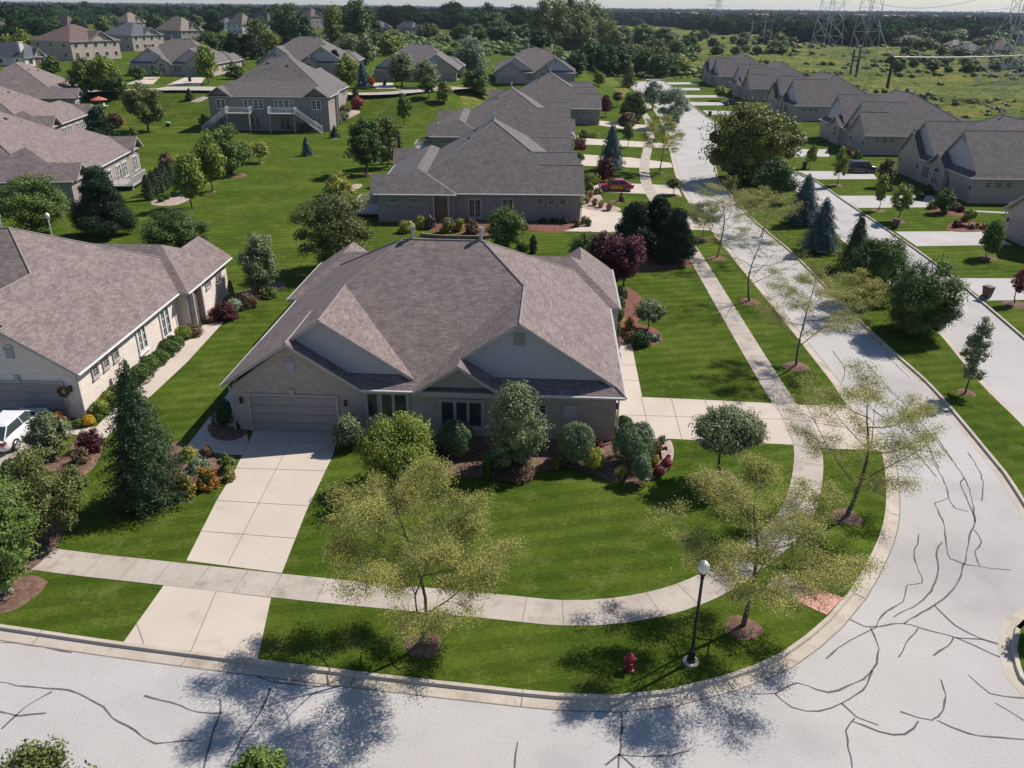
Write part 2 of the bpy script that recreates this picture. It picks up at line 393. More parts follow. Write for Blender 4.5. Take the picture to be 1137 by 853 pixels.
def sweep(b, path, prof, mi=0, closed=False):
    """prof: list of (offset, z) across; path list of 2-D points"""
    n = len(path); o = len(b.v); cols = [offset(path, d) for d, z in prof]
    for c, (d, z) in zip(cols, prof):
        for q in c: b.v.append((float(q[0]), float(q[1]), z))
    for k in range(len(prof)-1):
        for i in range(n-1):
            b.f.append([o+k*n+i, o+(k+1)*n+i, o+(k+1)*n+i+1, o+k*n+i+1]); b.m.append(mi)
def ribbon(b, path, w, z, mi=0, jit=0.0, rng=random):
    l = []; r = []; n = len(path)
    for i, p in enumerate(path):
        t = path[min(i+1, n-1)]-path[max(i-1, 0)]; t = t/max(1e-9, np.linalg.norm(t)); nn = np.array([-t[1], t[0]])
        ww = w*(1+rng.uniform(-jit, jit))/2
        zz = z(p[0], p[1]) if callable(z) else z
        l.append((*(p+nn*ww), zz)); r.append((*(p-nn*ww), zz))
    o = len(b.v); b.v += [tuple(map(float, q)) for q in l+r]
    for i in range(n-1): b.f.append([o+i, o+n+i, o+n+i+1, o+i+1]); b.m.append(mi)
def W2(pts): return [G(*p)[:2] for p in pts]
# ============================================================ GROUND
def hill2(x, y): return hill(x, y)
def grid_terrain():
    def ax(lo, hi, fine, flo, fhi, coarse):
        a = list(np.arange(flo, fhi+.1, fine)); x = fhi
        st = fine
        while x < hi: st = min(st*1.35, coarse); x += st; a.append(x)
        x = flo; st = fine
        while x > lo: st = min(st*1.35, coarse); x -= st; a.insert(0, x)
        return a
    xs = ax(-16000, 16000, 8, -300, 220, 2500); ys = ax(-600, 16000, 8, 0, 420, 2500)
    v = [(x, y, -0.14+hill(x, y)*(1 if y < 1200 else 0)) for y in ys for x in xs]; n = len(xs)
    f = [(j*n+i, j*n+i+1, (j+1)*n+i+1, (j+1)*n+i) for j in range(len(ys)-1) for i in range(n-1)]
    b = MB(); b.add(v, f); o = b.build('ground', 'meadow', smooth=True); o['kind'] = 'structure'
grid_terrain()
# raised back lawn up the slope
b = MB(); xs = np.arange(-620, 30.1, 5); ys = np.arange(156, 760.1, 4)
v = [(x, y, 0.004+hill(x, y)) for y in ys for x in xs]; n = len(xs)
b.add(v, [(j*n+i, j*n+i+1, (j+1)*n+i+1, (j+1)*n+i) for j in range(len(ys)-1) for i in range(n-1)])
o = b.build('back_lawn', 'grass', smooth=True); o['kind'] = 'structure'
# kerb line of the block with the houses (back of kerb), photo rows/columns -> ground
curbA_px = [(-700, 589), (-300, 649), (0, 693.5), (137, 713.5), (285, 732.5), (428, 749.5), (536, 761.5), (620, 770), (682, 772), (743, 766), (805, 750), (867, 725.5),
            (919, 685), (945, 655), (969, 613), (981, 582), (984.5, 550), (981, 508), (972, 490), (958, 468), (940, 449), (924, 425), (893, 385), (860, 343), (831, 308), (797, 266), (778, 241),
            (763, 222), (752, 200), (747, 183), (743, 165), (739, 148), (731, 130), (718, 113), (706, 102), (698, 95), (700, 91.8), (712, 90.3), (724, 90)]
cA = W2(curbA_px); pathA = catmull(cA, 1.2)
curbB_px = [(799, 158), (794, 168), (794, 180), (799, 200), (812, 216), (837, 243.5), (879, 279), (917, 317), (956, 356), (995, 392), (1032, 425), (1066, 463), (1097, 500), (1117, 524), (1142, 562), (1168, 605), (1182, 632),
            (1200, 640), (1260, 600), (1210, 555), (1137, 474), (1088, 425), (1037, 364), (985, 313), (929, 261), (900, 229), (872, 200), (845, 178), (822, 162), (808, 154)]
cB = W2(curbB_px); pathB = catmull(cB, 1.2, True)
curbC_px = [(724, 88.5), (736, 90), (744, 95), (752, 103), (761, 111), (772, 120), (787, 131), (815, 148), (845, 168), (880, 190), (906, 201), (935, 221), (1000, 265), (1038, 292), (1062, 311), (1088, 333), (1137, 375), (1250, 476), (1500, 700)]
cC = W2(curbC_px); pathC = catmull(cC, 1.5)
lawnA = [tuple(p) for p in pathA]+[(44, 300), (24, 300), (24, 205), (-20, 165), (-175, 165), (-175, 60), (-140, 36)]
sheet('lawn', lawnA, 0.0, 'grass', th=0.3)
sheet('lawn', [tuple(p) for p in pathB], 0.0, 'grass', th=0.3)
sheet('lawn', [tuple(p) for p in pathC]+[(90, 30), (88, 296), (60, 300)], 0.0, 'grass', th=0.3)
# near side of the street, below the frame
near = [tuple(p) for p in offset(pathA[:int(len(pathA)*0.42)], -9.6) if p[0] < 9][:400]
near = [p for i, p in enumerate(near) if i == 0 or p[0] > near[i-1][0]]
sheet('lawn', near+[(12, -10), (-140, -10)], 0.0, 'grass', th=0.3)
b = MB(); sweep(b, [np.array(p) for p in near], [(0, 0.012), (0.13, 0.012), (0.16, -0.12), (0.55, -0.125), (0.55, -0.2)]); b.build('kerb', 'kerb_concrete')['kind'] = 'structure'
# road
road = [(-140, 5), (-60, -4), (12, -4), (60, 0), (90, 20), (100, 45), (60, 60), (75, 120), (66, 298), (46, 299), (30, 250), (-30, 120), (-30, 45), (-140, 50)]
sheet('road', road, -0.13, 'asphalt')
# kerb and gutter
b = MB()
sweep(b, pathA, [(0.02, -0.1), (0.02, 0.012), (-0.14, 0.012), (-0.18, -0.105), (-0.62, -0.124), (-0.62, -0.2)])
b.build('kerb', 'kerb_concrete')['kind'] = 'structure'
pb = pathB+[pathB[0], pathB[1]]
area = sum(a[0]*c[1]-c[0]*a[1] for a, c in zip(pathB, pathB[1:]+pathB[:1])); sB = -1 if area > 0 else 1
b = MB(); sweep(b, pb, [(-.02*sB, -0.1), (-.02*sB, 0.012), (0.14*sB, 0.012), (0.18*sB, -0.105), (0.5*sB, -0.124), (0.5*sB, -0.2)]); b.build('kerb', 'kerb_concrete')['kind'] = 'structure'
b = MB(); sweep(b, pathC, [(-.02, -0.1), (-.02, 0.012), (0.14, 0.012), (0.18, -0.105), (0.5, -0.124), (0.5, -0.2)]); b.build('kerb', 'kerb_concrete')['kind'] = 'structure'
islD = catmull(W2([(1141, 690), (1131, 705), (1129, 722), (1133, 740), (1150, 765), (1230, 810), (1330, 780), (1300, 680), (1200, 660)]), .5, True)
sheet('lawn', [tuple(p) for p in islD], 0.0, 'grass', th=0.3)
ar_ = sum(a[0]*c[1]-c[0]*a[1] for a, c in zip(islD, islD[1:]+islD[:1])); sD = -1 if ar_ > 0 else 1
b = MB(); sweep(b, islD+[islD[0], islD[1]], [(-.02*sD, -0.1), (-.02*sD, 0.012), (0.14*sD, 0.012), (0.18*sD, -0.105), (0.6*sD, -0.124), (0.6*sD, -0.2)]); b.build('kerb', 'kerb_concrete')['kind'] = 'structure'
# kerb joints
b = MB(); acc = 0
for i in range(1, len(pathA)-1):
    acc += np.linalg.norm(pathA[i]-pathA[i-1])
    if acc > 6:
        acc = 0; t = pathA[i+1]-pathA[i-1]; t = t/np.linalg.norm(t); nn = np.array([-t[1], t[0]])
        ribbon(b, [pathA[i]+nn*0.01, pathA[i]-nn*0.16], 0.035, 0.016); ribbon(b, [pathA[i]-nn*0.17, pathA[i]-nn*0.6], 0.035, -0.1)
ribbon(b, offset(pathA, -0.64), 0.05, -0.121)
b.build('kerb_joint', 'joint')['kind'] = 'structure'

# sidewalk round the block
walk_px = [(-700, 516), (-300, 572), (34, 619), (160, 634), (306, 650), (400, 659.5), (486, 667.5), (560, 674.5), (625, 680.5), (685, 678), (746, 666), (797, 645), (843, 613), (870, 590), (889, 560), (897, 525), (896.5, 496), (886, 467), (871, 448),
           (841, 400), (805, 340), (769, 280), (748, 251), (732, 229), (719, 207), (715.5, 186), (719, 165), (722, 150), (719, 133), (711, 122), (697, 109), (684, 100), (674, 92)]
walk = catmull(W2(walk_px), 0.75)
b = MB(); ribbon(b, walk, 1.5, 0.014); b.build('sidewalk', 'concrete_old')['kind'] = 'structure'
b = MB(); acc = 0
for i in range(1, len(walk)-1):
    acc += np.linalg.norm(walk[i]-walk[i-1])
    if acc > 1.5:
        acc = 0; t = walk[i+1]-walk[i-1]; t = t/np.linalg.norm(t); nn = np.array([-t[1], t[0]])
        ribbon(b, [walk[i]+nn*.76, walk[i]-nn*.76], 0.03, 0.019)
b.build('sidewalk_joint', 'joint')['kind'] = 'structure'
def slab_px(name, pts, mat='concrete', z=0.008, zf=None): return sheet(name, [tuple(p) for p in W2(pts)], z, mat, zfun=zf)
# driveways and garden walks of the near houses
slab_px('driveway', [(283, 476), (377, 476), (370, 505), (340, 568), (313, 636.5), (182, 622), (207, 622), (240, 557), (262, 520)][:5]+[(207, 622.5), (240, 557), (262, 520)])
slab_px('driveway', [(182, 650), (301, 664), (286, 732.3), (137, 713.4)])
slab_px('driveway', [(700, 376), (713, 441), (790, 444.5), (858, 448), (872, 463), (882, 494), (747.5, 487.5), (686, 486), (684, 440), (687, 376)], z=0.007)
slab_px('driveway', [(885, 449.8), (939, 449.6), (958, 468), (972, 490), (977, 501), (960, 499.5), (911, 498), (904, 475)])
slab_px('path', [(256, 433), (262, 420), (272, 470), (276, 492), (269, 505.5), (219, 504), (208, 495)])
slab_px('driveway', [(-90, 448), (76, 458), (64, 478), (30, 515), (-30, 572), (-150, 556)], 'concrete_old')
slab_px('path', [(62, 470), (88, 475), (107, 474), (182, 400), (226, 361), (250, 356), (208, 402), (160, 447), (116, 488), (80, 482), (60, 482)])
slab_px('path', [(850, 652), (866, 636), (888, 645.5), (882, 667)], 'concrete_old', 0.016)
slab_px('tactile_paving', [(888, 645.5), (936, 664), (918, 683), (882, 667)], 'tactile', 0.017)
slab_px('driveway', [(645, 231), (688, 236), (712, 241), (762, 240), (778, 241), (790, 256), (735, 254), (690, 258), (671, 258), (580, 255.5), (580, 251.5), (640, 251)], z=0.009)
slab_px('driveway', [(650, 203), (703, 204), (752, 206), (757, 218), (716, 215.3), (655, 213)], z=0.009)
slab_px('driveway', [(638, 171), (700, 175), (745, 181), (747, 186), (722, 187), (645, 184)], z=0.009)
slab_px('driveway', [(638, 153), (723, 158), (743, 160), (744, 165), (700, 163), (640, 160)], z=0.009)
slab_px('driveway', [(665, 134), (718, 139), (735, 141), (738, 147), (700, 144.5), (664, 139)], z=0.009)
slab_px('driveway', [(676, 111), (718, 114), (725, 121), (676, 117)], z=0.009)
for pts in ([(739, 91.5), (776, 91.5), (776, 93.5), (742, 94)], [(746, 97.5), (776, 98), (778, 100.3), (750, 100.6)], [(754, 105.5), (803, 106), (806, 108.2), (757, 108.6)], [(765, 113.3), (812, 114), (812, 117), (768, 117.3)],
            [(780, 122.8), (830, 124), (835, 128), (787, 127.5)], [(850, 149), (893, 149.5), (896, 154), (853, 154.5)], [(868, 165.5), (919, 166), (921, 174), (880, 174.5)],
            [(885, 190), (968, 190.5), (974, 199), (908, 199.3)], [(930, 217.5), (1034, 217.5), (1058, 230), (952, 231)], [(994, 257.3), (1093, 257), (1125, 272), (1018, 273.5)], [(1061, 309), (1150, 309.5), (1190, 332), (1094, 334)]):
    slab_px('driveway', pts, 'concrete_white', 0.009)
slab_px('path', [(1075, 233.5), (1125, 236), (1125, 237.5), (1075, 235)], 'concrete_white', 0.01)
# joints of the two big driveways
b = MB()
J = [((262, 520), (362, 523)), ((241, 556), (343, 562)), ((224, 590), (328, 598)), ((247, 492), (374, 492)), ((329, 478), (253, 626)),
     ((240, 657), (212, 724)), ((152, 693), (160, 715.5)), ((745, 441), (757, 487)), ((782, 442), (796, 489)), ((820, 444), (838, 491)), ((712, 440), (722, 486)), ((690, 461), (880, 466)), ((862, 449), (882, 494)), ((885, 450), (911, 498)), ((880, 466), (975, 480)),
     ((688, 405), (706, 406)), ((689, 422), (709, 423))]
for a, c in J: ribbon(b, W2([a, c]), 0.03, 0.016)
b.build('driveway_joint', 'joint')['kind'] = 'structure'
# back street up the slope and its driveways
bs = catmull([G(*p)[:2] for p in ((30, 103), (110, 101), (200, 98.5), (300, 100), (430, 103), (530, 106))], 3)
b = MB(); ribbon(b, bs, 9, lambda x, y: hill(x, y)+0.07); b.build('back_street', 'concrete_old')['kind'] = 'structure'
hz = lambda x, y: hill(x, y)
for pts in ([(160, 86), (178, 86), (170, 94), (140, 94)], [(205, 86.5), (228, 86.5), (222, 95), (185, 95)], [(410, 92.5), (436, 92.5), (440, 99), (418, 99)]):
    slab_px('driveway', pts, 'concrete', 0.08, hz)
# crack sealant lines on the asphalt
CR_PX = [[(0, 714), (20, 715), (45, 718), (80, 725)], [(0, 757), (30, 763), (75, 767), (96, 774), (115, 785), (125, 797), (150, 811), (172, 825), (215, 822)], [(57, 768), (30, 784), (2, 810)], [(0, 790), (20, 795), (52, 792)],
         [(160, 772), (190, 781), (220, 791), (248, 792)], [(244, 776), (244, 793), (236, 815), (226, 853)], [(300, 764), (292, 785), (268, 822), (250, 853)], [(275, 747), (300, 756), (330, 760), (388, 762), (404, 750)],
         [(574, 824), (571, 853)], [(690, 786), (688, 838), (672, 850)], [(688, 838), (705, 853)], [(688, 838), (730, 840), (764, 834)], [(687, 838), (686, 853)],
         [(836, 770), (860, 770), (885, 759), (920, 769), (950, 758), (970, 744), (975, 720), (967, 697)], [(860, 770), (880, 785), (910, 790), (935, 781), (958, 766), (968, 745)], [(935, 781), (952, 796), (975, 805)], [(948, 797), (940, 812), (947, 853)],
         [(943, 688), (960, 696), (974, 696)], [(917, 731), (945, 711), (974, 696)], [(974, 696), (980, 683), (1002, 668), (1008, 650), (1024, 647), (1018, 628), (1014, 616), (1019, 604), (1020, 593)],
         [(992, 685), (1020, 670), (1036, 652), (1042, 630), (1040, 612), (1047, 602)], [(974, 696), (1000, 692), (1025, 698), (1060, 708), (1085, 718), (1112, 731), (1137, 740)],
         [(1003, 693), (1025, 680), (1052, 661), (1064, 645), (1070, 628), (1074, 610), (1078, 590), (1083, 580), (1076, 560), (1066, 535), (1070, 531)], [(1083, 580), (1080, 560), (1073, 535), (1058, 512), (1046, 494), (1036, 480)],
         [(1075, 568), (1060, 564), (1054, 556), (1052, 545), (1046, 530), (1034, 508)], [(1053, 553), (1046, 556), (1038, 558), (1048, 582), (1050, 602), (1054, 620), (1072, 627), (1100, 631), (1123, 633)],
         [(1081, 588), (1090, 602), (1083, 612), (1087, 629)], [(1037, 672), (1060, 694), (1090, 709), (1121, 718)], [(1020, 698), (1006, 715), (998, 730)], [(1060, 708), (1052, 718), (1036, 728)], [(1060, 708), (1090, 710), (1110, 716)],
         [(1074, 502), (1086, 520), (1091, 535), (1090, 556)], [(1010, 470), (1030, 495), (1042, 520)], [(960, 400), (985, 430), (1010, 455), (1040, 490), (1058, 512)], [(925, 390), (938, 410), (935, 425)], [(985, 395), (1010, 420)], [(1000, 440), (985, 455), (1000, 475), (1015, 500), (1040, 530)],
         [(1065, 320), (1075, 333)], [(1105, 780), (1137, 800)], [(1040, 800), (1075, 815), (1137, 822)], [(1000, 790), (1035, 800), (1050, 780), (1045, 755)], [(945, 800), (975, 812), (1005, 815), (1020, 800)], [(1137, 775), (1100, 770), (1075, 750)]]
b = MB(); rg = random.Random(5)
for c in CR_PX:
    p = catmull([P(x, y, -0.13)[:2] for x, y in c], 0.35)
    p = [q+np.array([rg.uniform(-.03, .03), rg.uniform(-.03, .03)]) for q in p]
    ribbon(b, p, 0.062, -0.126, jit=0.45, rng=rg)
b.build('crack_sealant', 'tar')['kind'] = 'structure'
# planting beds
def bed(pts, mat='mulch', z=0.02, name='planting_bed', dome=0.08):
    p = catmull(W2(pts), 0.35, True); c = sum(p)/len(p); b = MB(); n = len(p)
    zz = hill(*c)
    v = [(q[0], q[1], z-0.03+hill(*q)) for q in p]+[(*(c+(q-c)*0.75), z+dome*0.8+hill(*q)) for q in p]+[(c[0], c[1], z+dome+zz)]
    f = [(i, (i+1) % n, n+(i+1) % n, n+i) for i in range(n)]+[(n+i, n+(i+1) % n, 2*n) for i in range(n)]
    b.add(v, f); o = b.build(name, mat); o['kind'] = 'structure'
def ring(px, py, r, mat='mulch', sq=1.0):
    c = G(px, py); rg = random.Random(int(px*7+py)); b = MB(); n = 22; v = []
    for rr, zz in ((1.0, 0.0), (0.8, 0.06), (0.4, 0.11)):
        for k in range(n):
            t = 2*math.pi*k/n; q = r*rr*(1+0.09*math.sin(3*t+px)+rg.uniform(-.05, .05)); x, y = c[0]+q*math.cos(t), c[1]+q*math.sin(t)*sq
            v.append((x, y, zz+hill(x, y)-0.01))
    v.append((c[0], c[1], 0.12+c[2])); f = []
    for a in (0, 1):
        f += [(a*n+k, a*n+(k+1) % n, (a+1)*n+(k+1) % n, (a+1)*n+k) for k in range(n)]
    f += [(2*n+k, 2*n+(k+1) % n, 3*n) for k in range(n)]
    b.add(v, f); o = b.build('mulch_ring', mat, smooth=True); o['kind'] = 'structure'
bed([(384, 483), (400, 500), (450, 512), (500, 527), (560, 531), (600, 524), (635, 518), (660, 520), (690, 538), (722, 537), (742, 524), (749, 505), (746, 489), (720, 487), (684, 488), (600, 486), (470, 478)], 'mulch')
bed([(716, 535), (740, 524), (748, 505), (744, 490), (732, 492), (736, 510)], 'pebble', 0.1)
bed([(232, 470), (276, 478), (262, 490), (235, 487)], 'mulch', dome=0.03)
bed([(178, 560), (205, 540), (243, 535), (262, 507), (218, 500), (195, 490), (150, 520)], 'mulch')
bed([(38, 512), (70, 505), (88, 480), (104, 484), (115, 492), (108, 515), (80, 545), (68, 600), (30, 640), (0, 620), (0, 560)], 'mulch')
bed([(84, 473), (104, 471), (170, 408), (222, 358), (214, 352), (150, 405), (96, 458), (75, 462)], 'mulch', dome=0.03)
bed([(228, 358), (250, 353), (300, 322), (318, 320), (312, 312), (262, 325), (232, 345)], 'mulch', dome=0.05)
bed([(684, 400), (690, 375), (720, 385), (737, 378), (730, 366), (708, 360), (716, 345), (713, 330), (695, 318), (678, 325), (677, 350)], 'mulch_red')
bed([(690, 300), (765, 297), (770, 290), (740, 282), (690, 283), (675, 270), (665, 262), (672, 280)], 'mulch_red')
bed([(450, 252), (540, 262), (560, 252), (575, 256), (620, 258), (645, 250), (600, 246), (450, 240)], 'mulch_red', dome=0.2)
bed([(650, 222), (665, 216), (672, 225), (690, 232), (680, 236), (648, 232)], 'pebble')
bed([(172, 222), (212, 214), (215, 219), (195, 228), (170, 228)], 'pebble')
bed([(208, 114), (232, 106), (230, 109), (214, 117)], 'pebble'); bed([(322, 145), (345, 146), (385, 133), (400, 125), (392, 122), (360, 135), (325, 138)], 'pebble')
bed([(385, 215), (402, 207), (398, 204), (380, 208)], 'pebble')
bed([(1030, 235), (1070, 240), (1068, 230), (1040, 226)], 'mulch_red'); bed([(1054, 257), (1096, 257), (1094, 248), (1058, 247)], 'mulch_red')
for a in ((470, 716, 0.72), (825, 697, 0.72), (940, 574, 0.75), (12, 659, 1.25), (884, 407, .9), (832, 335, .9), (796, 287, .9), (780, 266, .9), (717, 368, .6), (1072, 436, .6), (1096, 287, 0.9), (1127, 338, 1.1), (929, 206, .9), (975, 234, .9),
          (996, 246, .9), (748, 217, .8), (731, 192, .8), (684, 224, .9), (289, 181, .7), (341, 173, .7), (372, 154, .7), (449, 141, .6), (407, 194, .8), (262, 195, 1.6), (802, 533, 0.95), (235, 213, .6)):
    ring(*a)
# ============================================================ HOUSES
def townhouse(name, label, loc, yaw, mirror=False, W=22.2, D=23.5, ze=3.0, sf=.55, ss=.66, Dm=20.6, roof='roof_brown', brick='brick_beige', low=0.0, style='main', side='', deck=False, cat='house', scale=1.0, vents=True, group=None, porch=True, rear=True, trim='trim_taupe', gar2=False):
    root = empty(name, loc, yaw); tag(root, label, cat, group); root.scale = (scale,)*3
    mu = (lambda u: W-u) if mirror else (lambda u: u)
    def pm(p): return (mu(p[0]), p[1], p[2]) if len(p) == 3 else (mu(p[0]), p[1])
    def fix(poly): return [pm(p) for p in poly][::-1] if mirror else [pm(p) for p in poly]
    th = .2; rb = MB()
    uL = sf*(Dm/2)/ss; zr = ze+sf*Dm/2; c = 1.2; g = 7.7; zc = ze+sf*c; gc = g-sf*c/ss; uc = sf*c/ss
    if gar2: rc = W-g; 
    F = [(g, 0, ze), (W, 0, ze), (W-uL, Dm/2, zr), (uL, Dm/2, zr), (uc, c, zc), (gc, c, zc)]
    Lp = [(0, c, ze), (uc, c, zc), (uL, Dm/2, zr), (0, Dm, ze)]
    Rp = [(W, 0, ze), (W, Dm, ze), (W-uL, Dm/2, zr)]
    Bp = [(0, Dm, ze), (uL, Dm/2, zr), (W-uL, Dm/2, zr), (W, Dm, ze)]
    for poly in (F, Lp, Rp, Bp): rb.slab(fix(poly), th)
    def gable(u0, z0, ur, zrr, u1, z1, v0, v1, lift, ov=.0, th_=.2):
        a = [(u0, v0, z0+lift), (ur, v0, zrr+lift), (ur, v1, zrr+lift), (u0, v1, z0+lift)]
        b_ = [(ur, v0, zrr+lift), (u1, v0, z1+lift), (u1, v1, z1+lift), (ur, v1, zrr+lift)]
        if v0 < v1: a = a[::-1]; b_ = b_[::-1]
        rb.slab(fix(a), th_); rb.slab(fix(b_), th_)
    # garage gable, two big siding gables, porch gable
    zg = ze+ss*3.85; gable(0, ze, 3.85, zg, g, ze, -.02, 6.5, .03)
    uA, zA = 5.6, ze+ss*5.6; vF = .62
    zAr = ze+sf*vF+.05; uAr = uA+(zA-zAr)/ss; gable(1.2, zA-ss*4.4, uA, zA, uAr, zAr, vF, Dm/2-1.5, .015)
    uB = W-5.8; zB = ze+ss*5.8
    uBl = uB-(zB-zAr-.35)/ss; uBr = uB+(zB-zAr)/ss
    gable(uBl-.5, zAr+.35-.5*ss, uB, zB, uBr, zAr, vF, Dm/2-1.5, .02)
    up, zp, hw = 13.2, ze+1.7, 2.5
    if porch: gable(up-hw, ze+.02, up, zp, up+hw, ze+.02, -.45, 1.7/sf-.1, .045)
    # rear block and rear gables
    if rear:
        p = .7; v0, v1 = 14.3, D; hv = (v1-v0)/2; zrr = ze+.5*hv; ur = (zrr-ze)/ss; vm = (v0+v1)/2
        z_ = ze+.006
        for poly in ([(-p, v0, z_), (W+p, v0, z_), (W+p-ur, vm, zrr), (-p+ur, vm, zrr)], [(-p, v1, z_), (-p, v0, z_), (-p+ur, vm, zrr)],
                     [(W+p, v0, z_), (W+p, v1, z_), (W+p-ur, vm, zrr)], [(W+p, v1, z_), (-p, v1, z_), (-p+ur, vm, zrr), (W+p-ur, vm, zrr)]): rb.slab(fix(poly), th)
        for uc_ in (1.9, W-1.9): gable(uc_-2.4, z_, uc_, ze+1.65, uc_+2.4, z_, v1+.45, vm, .025)
    roofo = rb.build('roof', [roof, trim], root)
    # ridge and hip caps
    def cap(a, c_): cb = MB(); cb.tube([pm(a), pm(c_)], .05, 5); cb.build('ridge_cap', 'ridge_shingle', roofo)
    e = .012
    cap((uL, Dm/2, zr+e), (W-uL, Dm/2, zr+e)); cap((W-5.8, (ss*5.8)/sf, ze+ss*5.8+e), (W-uL, Dm/2, zr+e)); cap((W, 0, ze+e), (W-sf*vF/ss, vF, ze+sf*vF+e)); cap((0, Dm, ze+e), (uL, Dm/2, zr+e)); cap((W, Dm, ze+e), (W-uL, Dm/2, zr+e))
    cap((uA, vF, zA+e), (uA, (zA-ze)/sf, zA+e)); cap((uB, vF, zB+e), (uB, (zB-ze)/sf, zB+e)); cap((3.85, 0, zg+.05), (3.85, 5.0, zg+.05))
    cap((uA, (zA-ze)/sf, zA+e), (uL, Dm/2, zr+e))
    # gutters
    def gut(a, b_): gb = MB(); gb.tube([pm((*a, ze-.07)), pm((*b_, ze-.07))], .075, 5); gb.build('gutter', 'gutter', root)
    gut((-.05, 0), (-.05, 14.2)); gut((W+.05, 0), (W+.05, 14.2)); gut((g+.1, -.06), (up-hw if porch else W, -.06))
    if porch: gut((up+hw, -.06), (W, -.06))
    if rear: gut((-.75, 14.3), (-.75, D)); gut((W+.75, 14.3), (W+.75, D)); gut((4.4, D+.05), (W-4.4, D+.05))
    i = .42; wt = ze-th
    for (u, v) in ((.3, .3), (W-.3, .3), (g+.9, .32)) + (((-.35, 14.6), (W+.35, 14.6)) if rear else ()): db = MB(); db.tube([pm((u, v, low)), pm((u, v, wt))], .05, 5); db.build('downspout', 'trim_taupe', root)
    # walls
    wb = MB(); q = -.28
    foot = [(i, i), (W-i, i), (W-i, 14.75), (W-q, 14.75), (W-q, D-.4), (q, D-.4), (q, 14.75), (i, 14.75)] if rear else [(i, i), (W-i, i), (W-i, Dm-i), (i, Dm-i)]
    wb.prism(fix(foot), low-.1, wt)
    def gable_wall(m_, pts, v, th__=.12, back=False):
        """pts (u,z) polygon in the plane v"""
        P_ = [(mu(a), z) for a, z in pts]; n = len(P_); o = len(m_.v); v2 = v-th__ if back else v+th__
        m_.v += [(a, v, z) for a, z in P_]+[(a, v2, z) for a, z in P_]
        m_.f.append([o+k for k in range(n)]); m_.m.append(0); m_.f.append([o+n+k for k in range(n)][::-1]); m_.m.append(0)
        for k in range(n): j = (k+1) % n; m_.f.append([o+k, o+n+k, o+n+j, o+j]); m_.m.append(0)
    gable_wall(wb, [(i, wt), (g-.15, wt), (3.85+.0, zg-.22), ][:3], i)
    if rear:
        for uc_ in (1.9, W-1.9): gable_wall(wb, [(uc_-2.1, wt), (uc_+2.1, wt), (uc_, ze+1.4)], D-.4, back=True)
    if style == 'street' and porch:   # brick bay with the arched window
        wb.prism(fix([(up-hw+.45, -.05), (up+hw-.45, -.05), (up+hw-.45, i-.01), (up-hw+.45, i-.01)]), low, wt)
        gable_wall(wb, [(up-hw+.45, wt), (up+hw-.45, wt), (up, zp-.25)], -.05)
    wb.build('wall', brick, root)
    sb = MB(); vs = vF+.34
    zs = ze+sf*vs-.1
    gable_wall(sb, [(uA-(zA-.25-zs-1.2)/ss, zs+1.2-.0), (uA-1.2, zs), (uA+(zA-.25-zs)/ss, zs), (uA, zA-.22)], vs)
    gable_wall(sb, [(uBl+.1, zs), (uB+(zB-.25-zs)/ss, zs), (uB, zB-.22)], vs)
    sb.build('gable_siding', 'siding_grey', root)
    if porch and style != 'street':
        pb_ = MB(); gable_wall(pb_, [(up-hw+.7, ze+.3), (up+hw-.7, ze+.3), (up, zp-.25)], -.05, .4); pb_.build('porch_gable', 'siding_taupe', root)
        pb_ = MB(); pb_.box(pm((up-hw+.2, -.12, ze-.28)) if not mirror else (mu(up+hw-.2), -.12, ze-.28), pm((up+hw-.2, i-.01, ze+.02)) if not mirror else (mu(up-hw+.2), i-.01, ze+.02)); pb_.build('porch_beam', trim, root)
    # facade helpers: face F/L/R/B, a = distance along the face
    def fpt(face, a, out, z):
        if face == 'F': return (mu(a), i-out, z)
        if face == 'P': return (mu(a), -.05-out, z)
        if face == 'B': return (mu(a), D-.4+out, z)
        if face == 'L': x = i if a < 14.75 else q; return (mu(x-out), a, z)
        if face == 'R': x = W-i if a < 14.75 else W-q; return (mu(x+out), a, z)
    def fbox(mb, face, a0, a1, o0, o1, z0, z1, mi=0):
        A, B_ = fpt(face, a0, o0, z0), fpt(face, a1, o1, z1)
        mb.box(tuple(min(x, y) for x, y in zip(A, B_)), tuple(max(x, y) for x, y in zip(A, B_)), mi)
    def window(face, a, z, w, h, panes=1, blind=False, mat=None, name='window', arch=False, grid=True):
        mat = mat or trim; fb = MB(); t = .2 if (face != 'B' and w >= 1.0 and name == 'window') else .11; x0, x1 = a-w/2, a+w/2
        fbox(fb, face, x0-t, x1+t, 0.0, .09, z-t, z); fbox(fb, face, x0-t, x1+t, 0.0, .09, z+h, z+h+t)
        fbox(fb, face, x0-t, x0, 0.0, .09, z, z+h); fbox(fb, face, x1, x1+t, 0.0, .09, z, z+h)
        fbox(fb, face, x0-t-.06, x1+t+.06, 0.0, .14, z-t-.06, z-t)
        for k in range(1, panes): xc = x0+w*k/panes; fbox(fb, face, xc-.085, xc+.085, 0.0, .085, z, z+h)
        if grid:
            for k in range(panes):
                xc = x0+w*(k+.5)/panes; fbox(fb, face, xc-.018, xc+.018, .03, .055, z, z+h)
            for k in range(1, 3): zz = z+h*k/3; fbox(fb, face, x0, x1, .031, .054, zz-.016, zz+.016)
        if arch:
            pr = [(w/2*math.cos(math.pi*k/8), w/2*math.sin(math.pi*k/8)) for k in range(9)]
            for k in range(8):
                (xa, za), (xb, zb) = pr[k], pr[k+1]
                fb.tube([fpt(face, a+xa, .05, z+h+t+za), fpt(face, a+xb, .05, z+h+t+zb)], .07, 5)
            fb.tube([fpt(face, a, .05, z+h+t), fpt(face, a, .05, z+h+t+w/2)], .03, 4)
